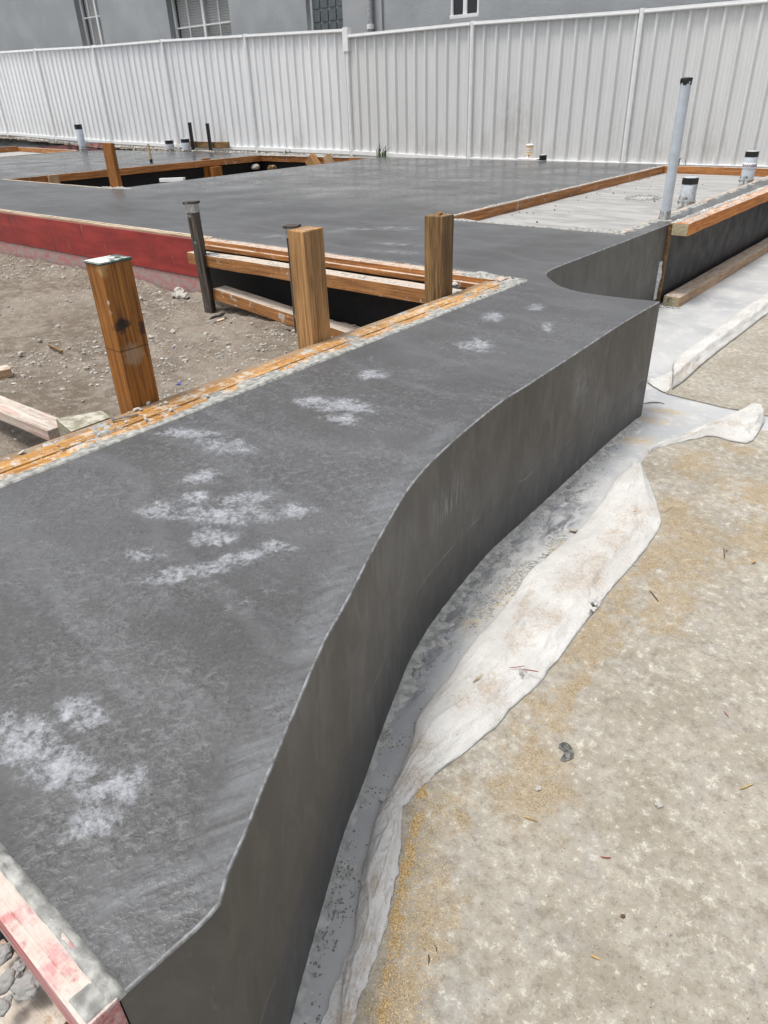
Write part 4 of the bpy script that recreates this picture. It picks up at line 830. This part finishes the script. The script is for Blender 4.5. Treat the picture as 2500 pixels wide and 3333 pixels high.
# ------------------------------------------------------------------ house
YW = 11.1
def wx_(x, y): return ony(x, y, YW)
w1l = wx_(168, 46).x; w1r = wx_(218, 46).x; w2l = wx_(364, 41).x; w2r = wx_(497, 41).x; w3l = wx_(662, 30).x; w3r = wx_(740, 30).x; w4l = wx_(971, 20).x; w4r = wx_(1034, 20).x
house = empty('house', (-10, 12, 0), 'grey rendered house with white framed windows behind the fence', 'house')
holes = [(w1l, w1r, 1.7, 3.9), (w2l, w2r, 1.6, 3.30), (w3l, w3r, 1.7, 4.0), (w4l, w4r, 2.375, 3.4)]
loops = [[(-40, 0), (8, 0), (8, 5.2), (-40, 5.2)]]+[[(a, c), (a, d), (b, d), (b, c)] for a, b, c, d in holes]
wall = flat('wall', loops, 0, .24, M['render']); wall.rotation_euler = (math.pi/2, 0, 0); wall.location = (0, YW+.12, 0); setc(wall, house)
box('side_wall', (7.8, YW+.24, 0), (8, YW+9, 5.2), M['render'], house, 0)
box('rear_wall', (-40, YW+9, 0), (8, YW+9.2, 5.2), M['render'], house, 0)
box('roof', (-40.5, YW-.5, 5.2), (8.5, YW+9.7, 5.35), M['render'], house, .01)
box('room_back', (-40, YW+2.2, 0), (7.8, YW+2.25, 5.19), M['blk'], house, 0)
def window(a, b, c, d, setb, cols, rows, kind, label=None):
    y = YW+setb; f = .045
    w_ = empty('window', ((a+b)/2, y, (c+d)/2), '', '')
    for k in ('label', 'category'):
        if k in w_: del w_[k]
    setc(w_, house)
    if label: w_['label'] = label
    fr = box('frame', (a, y, c), (a+f, y+.06, d), M['white'], w_, .004)
    box('frame', (b-f, y, c), (b, y+.06, d), M['white'], w_, .004); box('frame', (a+f, y, d-f), (b-f, y+.06, d), M['white'], w_, .004)
    box('sill', (a, y-.02, c), (b, y+.06, c+.05), M['white'], w_, .004)
    if kind == 'block':
        n = 0
        bm = bmesh.new(); s = (b-a-2*f)/4; z = c+.06
        while z+s < d-f:
            for i in range(4):
                x = a+f+i*s; g = .006
                r = bmesh.ops.create_cube(bm, size=1)['verts']
                for v in r: v.co = Vector((x+s/2+v.co.x*(s-2*g), y+.035+v.co.y*.05, z+s/2+v.co.z*(s-2*g)))
            z += s
        bmesh.ops.bevel(bm, geom=list(bm.edges), offset=.012, segments=2, affect='EDGES')
        o = link('glass_blocks', bm_me('glass_blocks', bm), M['gblock']); setc(o, w_)
        box('mortar', (a+f, y+.03, c+.05), (b-f, y+.04, d-f), M['cement'], w_, 0)
        return
    box('pane', (a+f, y+.03, c+.05), (b-f, y+.036, d-f), M['glass'] if kind != 'blind' else M['clear'], w_, 0)
    for k in range(1, cols):
        x = a+(b-a)*k/cols; t = .035 if (cols == 4 and k == 2) or cols == 2 else .011; box('glazing_bar', (x-t, y+.004, c+.05), (x+t, y+.055, d-f), M['white'], w_, .003)
    for k in range(1, rows):
        z = c+(d-c)*k/rows; box('glazing_bar', (a+f, y+.007, z-.012), (b-f, y+.052, z+.012), M['white'], w_, .003)
    if kind == 'blind':
        bm = bmesh.new(); z = c+.05; i = 0
        while z < d-.05:
            r = bmesh.ops.create_cube(bm, size=1)['verts']
            for v in r: v.co = Vector(((a+b)/2+v.co.x*(b-a-.1), y+.11+v.co.y*.010+v.co.z*.012, z+v.co.z*.042))
            z += .045
        o = link('blind', bm_me('blind', bm), M['blind']); setc(o, w_)
g_ = N('clear_pane'); g_.b.inputs['Transmission Weight'].default_value = .0; g_.b.inputs['Alpha'].default_value = .18; M['clear'] = g_.done((.10, .12, .13), .04, None, .6)
window(w1l+.0, w1r+.25, 1.7, 3.9, .13, 4, 3, 'blind', 'narrow window with dark blind at the far left')
window(w2l, w2r+.0, 1.6, 3.30, .13, 4, 3, 'blind', 'wide window with cream blinds')
window(w3l, w3r+.0, 1.7, 4.0, .10, 4, 1, 'block', 'glass block window')
window(w4l, w4r, 2.375, 3.4, .02, 2, 1, 'dark', 'small dark sliding window')
dx = ony(797, 30, 11.0).x
lathe('downpipe', (dx, 11.03, 0), (dx, 11.03, 5.2), [(0, .05), (5.2, .05)], plain('grey_downpipe', (.33, .345, .355), .5), house, 20)
dx2 = ony(818, 30, 11.05).x
box('pilaster', (dx2, 11.06, 0), (dx2+.06, YW-.002, 5.2), M['render'], house, .004); lathe('pipe_collar', (dx, 11.03, 2.35), (dx, 11.03, 5), [(0, .062), (.07, .062)], M['white'], house, 20)

# ------------------------------------------------------------------ fabric sheets on the ground
Lc = [(1380,1000),(1337,1029),(1296,1089),(1245,1150),(1209,1179),(1171,1211),(1145,1233),(1117,1275),(1088,1313),(1056,1349),(1030,1377),(1001,1416),(973,1457),(928,1512),(899,1557),(893,1590),(867,1660),(836,1722)]
Rc = [(1387,1000),(1399,1029),(1427,1102),(1423,1137),(1395,1182),(1337,1249),(1280,1320),(1241,1371),(1213,1413),(1187,1438),(1168,1467),(1120,1509),(1075,1560),(1033,1595),(998,1624),(947,1663),(916,1681),(892,1712),(867,1735),(846,1741)]
Ld = [(832,1725),(814,1762),(796,1830),(780,1898),(772,1960),(765,2028),(749,2072),(740,2115),(730,2211),(722,2290)]
Rd = [(868,1742),(868,1805),(861,1867),(852,1915),(842,1960),(827,2022),(799,2100),(780,2146),(758,2211),(738,2290)]
def ground(P, z=.01): return [onz(x, y, z) for x, y in P]
gL = ground(Lc); gR = ground(Rc, .02); gLd = ground(Ld); gRd = ground(Rd, .015)
sheet = empty('fabric_sheet', (-.3, 1.5, 0), 'dusty beige ground sheet with its white edge folded back beside the slab', 'fabric sheet')
tipline = ground([(1384, 997), (1402, 975), (1420, 960), (1462, 948), (1514, 932), (1560, 930), (1602, 932), (1640, 925), (1720, 938)])
out = [Vector((.0, -1.2, 0))]+[Vector((gLd[-1].x+.03, -1.2, 0))]+[p+Vector((.012, 0, 0)) for p in gLd[::-1]]+[p+Vector((.012, .0, 0)) for p in gL[::-1]]+[p+Vector((.004, -.01, 0)) for p in tipline]+[Vector((3.5, 3.6, 0)), Vector((3.5, -1.2, 0))]
flat('sheet', [[(p.x, p.y) for p in out]], .002, .007, M['sheet'], parent=sheet)
def fold(name, L, R, H, n, parent, seed=0, ridge=1.0, base=.007, m=40, close=.0):
    L = smoothpath([(p.x, p.y, 0) for p in L], n); R = smoothpath([(p.x, p.y, 0) for p in R], n); v = []; f = []
    for i in range(n):
        s = i/(n-1); a, b = L[i], R[i]; wd = (b-a).length
        for j in range(m+1):
            t = j/m; p = a.lerp(b, t)
            e = math.sin(math.pi*min(1, max(0, t)))**.55
            h = min(H, wd*.28)*(.30+.70*e)*(.65+.35*math.sin(t*math.pi*.9+.3))
            if t == 0: h = .001
            wr = .5*nz(p.x*1.0+seed, p.y, 0, 7)+.35*nz(p.x*9, p.y*3, seed, 3)+.45*max(-.2, 1-abs(nz(p.x*1.6, p.y*.8, seed+5, 12))*5)*.5+.20*nz(p.x*1.4, p.y*.9, seed, 34)+.12*nz(p.x, p.y, seed, 80)
            rd = math.exp(-((t-.72-.12*nz(s*4, seed, 0, 1))/.09)**2)*.35
            cz = max(0, 1-abs(noise.noise(Vector((t*2.6+s*2.2+seed, s*5+seed, 1.5))))*10)*.005+max(0, 1-abs(noise.noise(Vector((t*3.4-s*5+seed, s*9, 7.5))))*12)*.003
            h = h*(1+.55*wr*ridge+rd)+cz*e if t not in (0,) else h
            wob = .006*nz(s*18+seed, 3, 1, 1)+.003*nz(s*60+seed, 3, 1, 1)
            q = p+(b-a).normalized()*wob*(1 if j == m else (-.6 if j == 0 else 0))
            v.append((q.x, q.y, base+max(.002, h)))
        # free edge curls down and back under
        q = Vector(v[-1]); d = (a-b).normalized()
        v.append(tuple(q+Vector((0, 0, -.004))+d*.000)); v.append(tuple(q+Vector((0, 0, -.0055))+d*.012)); v.append((q.x+d.x*.05, q.y+d.y*.05, base+.002))
    W = m+4
    for i in range(n-1):
        for j in range(W-1): f.append((i*W+j, i*W+j+1, (i+1)*W+j+1, (i+1)*W+j))
    o = link(name, mesh(name, v, f, True), M['fabric']); setc(o, parent); return o
fold('folded_edge', gL, gR, .024, 220, sheet, 1)['label'] = 'wide white folded flap with brown stains'
fold('folded_edge', gLd, gRd, .020, 150, sheet, 5, 1.2)['label'] = 'narrow white folded edge running towards the viewer'
fold('folded_edge', ground([(846,1742),(836,1735),(833,1722),(850,1700),(880,1680),(905,1668)]), ground([(850,1745),(862,1742),(880,1728),(896,1705),(915,1690),(940,1668)], .02), .030, 60, sheet, 9, 1)['label'] = 'twisted pleat between the two flaps'
T1 = [(1400,972),(1420,958),(1462,945),(1514,921),(1560,903),(1602,886),(1625,874),(1640,880)]
T2 = [(1402,975),(1425,961),(1470,951),(1505,943),(1545,938),(1585,950),(1626,948),(1652,905)]
fold('folded_edge', ground(T1), ground(T2, .02), .03, 90, sheet, 12, 1)['label'] = 'small white corner flap at the far end'
rsheet = empty('fabric_sheet', (-.8, 4.5, 0), 'dusty beige ground sheet beyond the gap, with a long rolled white edge', 'fabric sheet')
near = ground([(1398,821),(1414,833),(1441,848),(1480,858),(1520,867),(1560,877),(1609,886),(1659,896),(1720,906)])
rl_ = ground([(1398,821),(1426,816),(1452,806),(1458,776),(1525,730),(1597,675),(1659,634),(1720,592)])
# sheet outline: near edge, then off to the right, back along the roll
o_ = [(p.x, p.y) for p in near]+[(3.0, 3.3), (3.0, 9.2), (-1.25, 9.2)]+[(p.x+.02, p.y) for p in rl_[::-1][0:6]]+[(rl_[1].x+.01, rl_[1].y)]
flat('sheet', [o_], .002, .007, M['sheet'], parent=rsheet)
fold('rolled_edge', ground([(1720,590),(1659,634),(1597,675),(1525,730),(1480,760),(1456,780),(1452,800)])+[], ground([(1720,640),(1659,675),(1600,720),(1573,740),(1520,782),(1480,818),(1452,838)], .02), .045, 120, rsheet, 20, .7)
fold('folded_edge', ground([(1453,800),(1430,812),(1412,818),(1398,821)]), ground([(1450,838),(1438,846),(1416,836),(1399,824)], .01), .012, 40, rsheet, 23, 1)
# long edge beyond, already straight
box('rolled_edge', (-1.235, 6.3, .006), (-1.10, 9.0, .035), M['fabric'], rsheet, .012)

# sand drift along the crease of the near sheet
cr = ground([(910,1700),(904,1762),(885,1839),(870,1923),(854,2010),(842,2100),(827,2211),(818,2280)], 0)
cr = smoothpath([(p.x, p.y, 0) for p in cr], 140); v = []; f = []; nn = 16
for i, p in enumerate(cr):
    d = (cr[min(i+1, 139)]-cr[max(i-1, 0)]).normalized(); sdv = Vector((-d.y, d.x, 0))
    for j in range(nn+1):
        t = j/nn*2-1; q = p+sdv*t*.030+Vector((.002, 0, 0)); h = .0035*math.exp(-((t+.1)/.4)**2)+.004*nz(q.x, q.y, 0, 28)+.0035*nz(q.x, q.y, 2, 110)-.0015-.004*t*t
        if abs(t) < .07: h -= .002
        v.append((q.x, q.y, .007+max(-.004, h)))
f = [(i*(nn+1)+j, i*(nn+1)+j+1, (i+1)*(nn+1)+j+1, (i+1)*(nn+1)+j) for i in range(139) for j in range(nn)]
n = N('sand_drift'); M['drift'] = n.done(n.mix(n.rmp(n.noise(n.pos, 350, 3), .35, .65), (.22, .145, .065), (.50, .37, .20)), .95, n.bump(n.noise(n.pos, 350, 3), .6, .003), .2)
tag(link('sand_drift', mesh('sand_drift', v, f, True), M['drift']), 'thin drift of orange sand along the near folded edge', 'sand', None, 'stuff')

crs = sweep('crease', [p+Vector((.006, 0, .0065)) for p in cr[::6]], .0022, M['sheet'], n=6); setc(crs, sheet)
# cement splash ridge at the foot of the curved wall
def foot(p_from, p_to, off, amp, wd, step=.006):
    v = []; f = []; pts = [p for p in part2 if p_from <= p.y <= p_to]; pts = smoothpath(pts, int((p_to-p_from)/step)); nn = 14
    for i, p in enumerate(pts):
        d = (pts[min(i+1, len(pts)-1)]-pts[max(i-1, 0)]).normalized(); sdv = Vector((d.y, -d.x, 0))
        for j in range(nn+1):
            t = j/nn; q = p+sdv*(off+t*wd); h = amp*(.9*(1-t)**2-.35+nz(q.x, q.y, 0, 18)*.8+nz(q.x, q.y, 5, 70)*.5); h = -.003 if j == nn else max(-.003, h); v.append((q.x, q.y, h))
    f = [(i*(nn+1)+j, (i+1)*(nn+1)+j, (i+1)*(nn+1)+j+1, i*(nn+1)+j+1) for i in range(len(pts)-1) for j in range(nn)]
    return link('cement_splash', mesh('cement_splash', v, f, True), plain('pale_cement_splash', (.50, .50, .47), .9, .18, 35, .5, .3))
tag(foot(1.0, 3.2, -.002, .006, .085), 'pale smeared cement splash along the foot of the curved wall', 'cement', None, 'stuff')
tag(foot(.3, 1.05, -.002, .003, .05), 'thin pale cement skin along the near foot of the curved wall', 'cement', None, 'stuff')

# ------------------------------------------------------------------ scattered stuff
def scatter(name, n, gen, mat, label, cat):
    base = bmesh.new(); bmesh.ops.create_icosphere(base, subdivisions=1, radius=1); bv = [v.co.copy() for v in base.verts]; bf = [[v.index for v in f.verts] for f in base.faces]; base.free()
    v = []; f = []
    for _ in range(n):
        g = gen()
        if not g: continue
        p, r = g; k = len(v); an = random.random()*6.28; ca, sa = math.cos(an), math.sin(an); sx, sy, sz_ = random.uniform(.7, 1.3), random.uniform(.6, 1), random.uniform(.4, .8)
        for b in bv:
            j = random.uniform(.78, 1.2); x, y, z = b.x*sx*j*r, b.y*sy*j*r, b.z*sz_*j*r; v.append((p[0]+x*ca-y*sa, p[1]+x*sa+y*ca, p[2]+z))
        f += [[q+k for q in ff] for ff in bf]
    return tag(link(name, mesh(name, v, f), mat), label, cat, None, 'stuff')
def g_pit():
    x = random.uniform(-8.5, -1.97); y = random.uniform(-.3, 3.24)
    if x > -3: y = random.uniform(-.1, 3.24)
    d = fbm(x*1.1, y*1.1, 8)+.35*math.exp(-((y-3.1)/.3)**2)+.25*math.exp(-((x+3.0)/.5)**2-((y-2.3)/.6)**2)
    if random.random() > .25+d: return None
    r = .003+.010*random.random()**3+(.008 if random.random() < .06 else 0); return ((x, y, dirt_z(x, y)+r*.2), r)
scatter('gravel', 26000, g_pit, M['stone'], 'small loose stones over the dirt of the pit', 'gravel')
def g_sheet():
    if random.random() < .55:
        p = random.choice(cr); x = p.x+abs(random.gauss(0, .05))-.015; y = p.y+random.gauss(0, .03)
    else:
        x = random.uniform(-.6, .6); y = random.uniform(.2, 3.2)
        if x < -.62+.0: return None
    if random.random() > .8+fbm(x*4, y*4, 2): return None
    return ((x, y, .008), random.uniform(.0006, .0016))
scatter('sand_grains', 9000, g_sheet, M['grain'], 'loose grains of sand on the dusty sheet', 'sand')
def g_crumb():
    k = random.random()
    if k < .6:
        t = random.random(); a = Vector((-.885, 1.30, 0)).lerp(Vector((-.885, 2.25, 0)), t); x = a.x+random.gauss(0, .018); y = a.y
        if fbm(x*6, y*6, 4) < -.05: return None
        return ((x, y, .002), random.uniform(.001, .005))
    x = random.uniform(-1.0, .6); y = random.uniform(.4, 5); return ((x, y, .008 if x > -.6 else .001), random.uniform(.0008, .0025))
def g_strip():
    i_ = random.randrange(len(part2)-1); q_ = part2[i_].lerp(part2[i_+1], random.random())
    if q_.y > 2.9 or q_.y < .32: return None
    o_ = abs(random.gauss(0, .05)); x = q_.x+.01+o_; y = q_.y-.01-o_*.3
    if random.random() > .45+fbm(x*9, y*9, 6)*1.6: return None
    return ((x, y, .001), random.uniform(.0007, .0032)) if x < -.40 else None
scatter('grit', 2600, g_strip, M['chunk'], 'dark grit along the foot of the curved wall', 'grit')
scatter('crumbs', 2600, g_crumb, M['crumb'], 'grey cement crumbs on the pale ground by the white flap', 'crumbs')
def g_grit2():
    x = random.uniform(-.62, .9); y = random.uniform(.15, 3.3)
    if x < -.62+.55*max(0, .75-y) or fbm(x*3, y*3, 11) < -.1+random.random()*.3: return None
    return ((x, y, .0075), random.uniform(.0005, .0022) if random.random() < .95 else random.uniform(.002, .004))
scatter('grit', 3200, g_grit2, M['stone'], 'fine grey grit strewn over the dusty sheet', 'grit')
def g_fore():
    x = random.uniform(-1.9, -1.78); y = random.uniform(0, 3.2); return ((x, y, .553), random.uniform(.0006, .003)) if random.random() < .7 else None
scatter('cement_grit', 900, g_fore, M['crumb'], 'cement grit on the orange form beam', 'grit')
def g_out():
    x = random.uniform(-1.77, -1.665); y = 5.3+random.random()**1.5*4.2; return ((x, y, .566), random.uniform(.002, .008)) if random.random() < (.9 if x < -1.73 else .15) else None
scatter('cement_grit', 1500, g_out, M['crumb'], 'grey grit on the bright orange top beam at the right', 'grit')
def g_rec():
    x = random.uniform(-3.3, -2.0); y = random.uniform(4.85, 9.3); x = -3.3+(x+3.3)*random.random(); return ((x, y, .477), random.uniform(.003, .011))
scatter('debris', 40, g_rec, M['post3'], 'dark crumbs on the pale set-down floor', 'debris')
def g_back():
    x = random.uniform(-20, -9); y = random.uniform(9.6, 9.84); return ((x, y, ground_back(x)-.01), random.uniform(.01, .035))
scatter('gravel', 900, g_back, M['stone'], 'small stones along the foot of the fence', 'gravel')
# ring of rough cement on the set-down floor
cc = onz(*zr((1400, 400, 2500, 1100), 1050, 367), .475)
def ring():
    a = random.random()*6.28; r = .16+random.gauss(0, .03); return ((cc.x+math.cos(a)*r*.8, cc.y+math.sin(a)*r, .474), random.uniform(.004, .014))
scatter('cement_patch', 260, ring, M['cement'], 'rough ring of broken cement on the set-down floor', 'cement')

# single twigs, leaves and stones on the sheet
R1 = (1200, 1200, 2500, 2500); R5 = (900, 2200, 2500, 3333); R4 = (1900, 800, 2500, 1500)
def tw(reg, pts, z, r, mat, label, grp=None, cat='twig'): sweep('twig', [onz(*zr(reg, *p), z) for p in pts], r, M[mat], label, cat, grp)
tw(R1, [(1475, 745), (1478, 768), (1477, 788)], .011, .002, 'twig', 'dark upright twig on the sheet by a dry leaf')
tw(R1, [(1168, 922), (1185, 942), (1204, 966)], .011, .002, 'twig', 'dark grey twig on the sheet right of the white flap')
tw(R1, [(583, 1242), (615, 1240), (650, 1234)], .045, .0012, 'redtwig', 'upper of two thin red twigs on the white flap')
tw(R1, [(640, 1250), (670, 1253), (706, 1259)], .045, .0016, 'redtwig', 'lower of two thin red twigs on the white flap')
tw(R1, [(432, 1304), (452, 1286), (475, 1268)], .040, .0016, 'straw', 'straw coloured twig on the white flap')
tw(R1, [(1222, 596), (1240, 588), (1262, 570)], .012, .0012, 'straw', 'thin straw beside the widest part of the white flap')
tw(R4, [(537, 1422), (600, 1410), (680, 1410), (728, 1424)], .006, .003, 'twig', 'bent thin twig on bare ground near the slab corner')
tw(R5, [(835, 476), (860, 483), (883, 491)], .011, .0018, 'straw', 'straw stick near the dark cement patch')
tw(R5, [(1565, 382), (1590, 372), (1612, 364)], .011, .0015, 'straw', 'straw stick near the right edge of the picture')
tw(R5, [(1093, 610), (1110, 613), (1130, 613)], .011, .0012, 'redtwig', 'short red twig in the middle of the sheet')
tw(R5, [(1508, 118), (1518, 128), (1528, 140)], .011, .001, 'redtwig', 'thin red twig high on the sheet near the right edge')
tw(R5, [(528, 903), (538, 915), (540, 930)], .011, .001, 'twig', 'curved dark twig near the sand drift')
tw(R5, [(513, 938), (514, 955), (513, 972)], .011, .0012, 'twig', 'straight brown twig near the sand drift')
tw(R5, [(1060, 942), (1078, 950), (1094, 958)], .012, .0022, 'straw', 'brown leaf stalk low on the sheet')
tw(R5, [(1162, 812), (1170, 810), (1178, 812)], .012, .0035, 'twig', 'small dark seed pod low on the sheet')
tw(R5, [(905, 55), (908, 80), (904, 102)], .011, .001, 'straw', 'thin straw close to the tail of the white flap')
def leaf(reg, x, y, s, mat, label, z=.012):
    c = onz(*zr(reg, x, y), z); bm = bmesh.new(); a0 = random.random()*3; vs = []
    for k in range(13):
        t = k/12; w_ = math.sin(math.pi*t)*.32*s
        q = Vector(((t-.5)*s*2, 0, .25*s*math.sin(t*3))); vs.append((bm.verts.new(q+Vector((0, w_, .12*s))), bm.verts.new(q), bm.verts.new(q+Vector((0, -w_, .10*s)))))
    for k in range(12):
        for j in (0, 1): bm.faces.new((vs[k][j], vs[k+1][j], vs[k+1][j+1], vs[k][j+1]))
    o = link('dry_leaf', bm_me('dry_leaf', bm, True), M[mat]); o.location = c; o.rotation_euler = (0, 0, a0); return tag(o, label, 'leaf')
leaf(R1, 1598, 803, .014, 'straw', 'curled yellow brown leaf near the right edge'); leaf(R1, 1105, 596, .009, 'post3', 'tiny brown leaf on the white flap', .046); leaf(R1, 740, 766, .012, 'pine', 'tan leaf at the left edge of the white flap', .01); leaf(R1, 1487, 757, .008, 'twig', 'crumpled dark leaf beside the upright twig')
for (reg, x, y, r, lb) in [(R5, 885, 380, .0075, 'pale pebble below the dark cement patch'), (R5, 1292, 436, .009, 'flat grey pebble right of the dark cement patch'), (R1, 1105, 816, .006, 'grey pebble at the right edge of the white flap'), (R1, 850, 668, .016, 'dark cement clod against the left edge of the white flap'), (R1, 1268, 458, .004, 'tiny dark pebble near the top of the sheet')]:
    rock('pebble', onz(*zr(reg, x, y), .010), r, M['stone'], lb, 'pebble', None, (1, .8, .5))
# dark kidney shaped cement smear lying on the sheet
pk_ = [onz(*zr(R5, x, y), .010) for x, y in ((955, 228), (975, 224), (992, 236), (1004, 258), (1000, 276), (982, 286), (962, 286), (960, 276), (972, 262), (964, 248), (952, 242))]
flat('cement_blob', [[(p.x, p.y) for p in smoothpath(pk_+[pk_[0]], 40)[:-1]]], .007, .0105, plain('dark_cement', (.15, .15, .14), .85, .4, 80, .6))
tag(bpy.data.objects['cement_blob'], 'dark kidney shaped cement blob dried on the dusty sheet', 'cement blob')
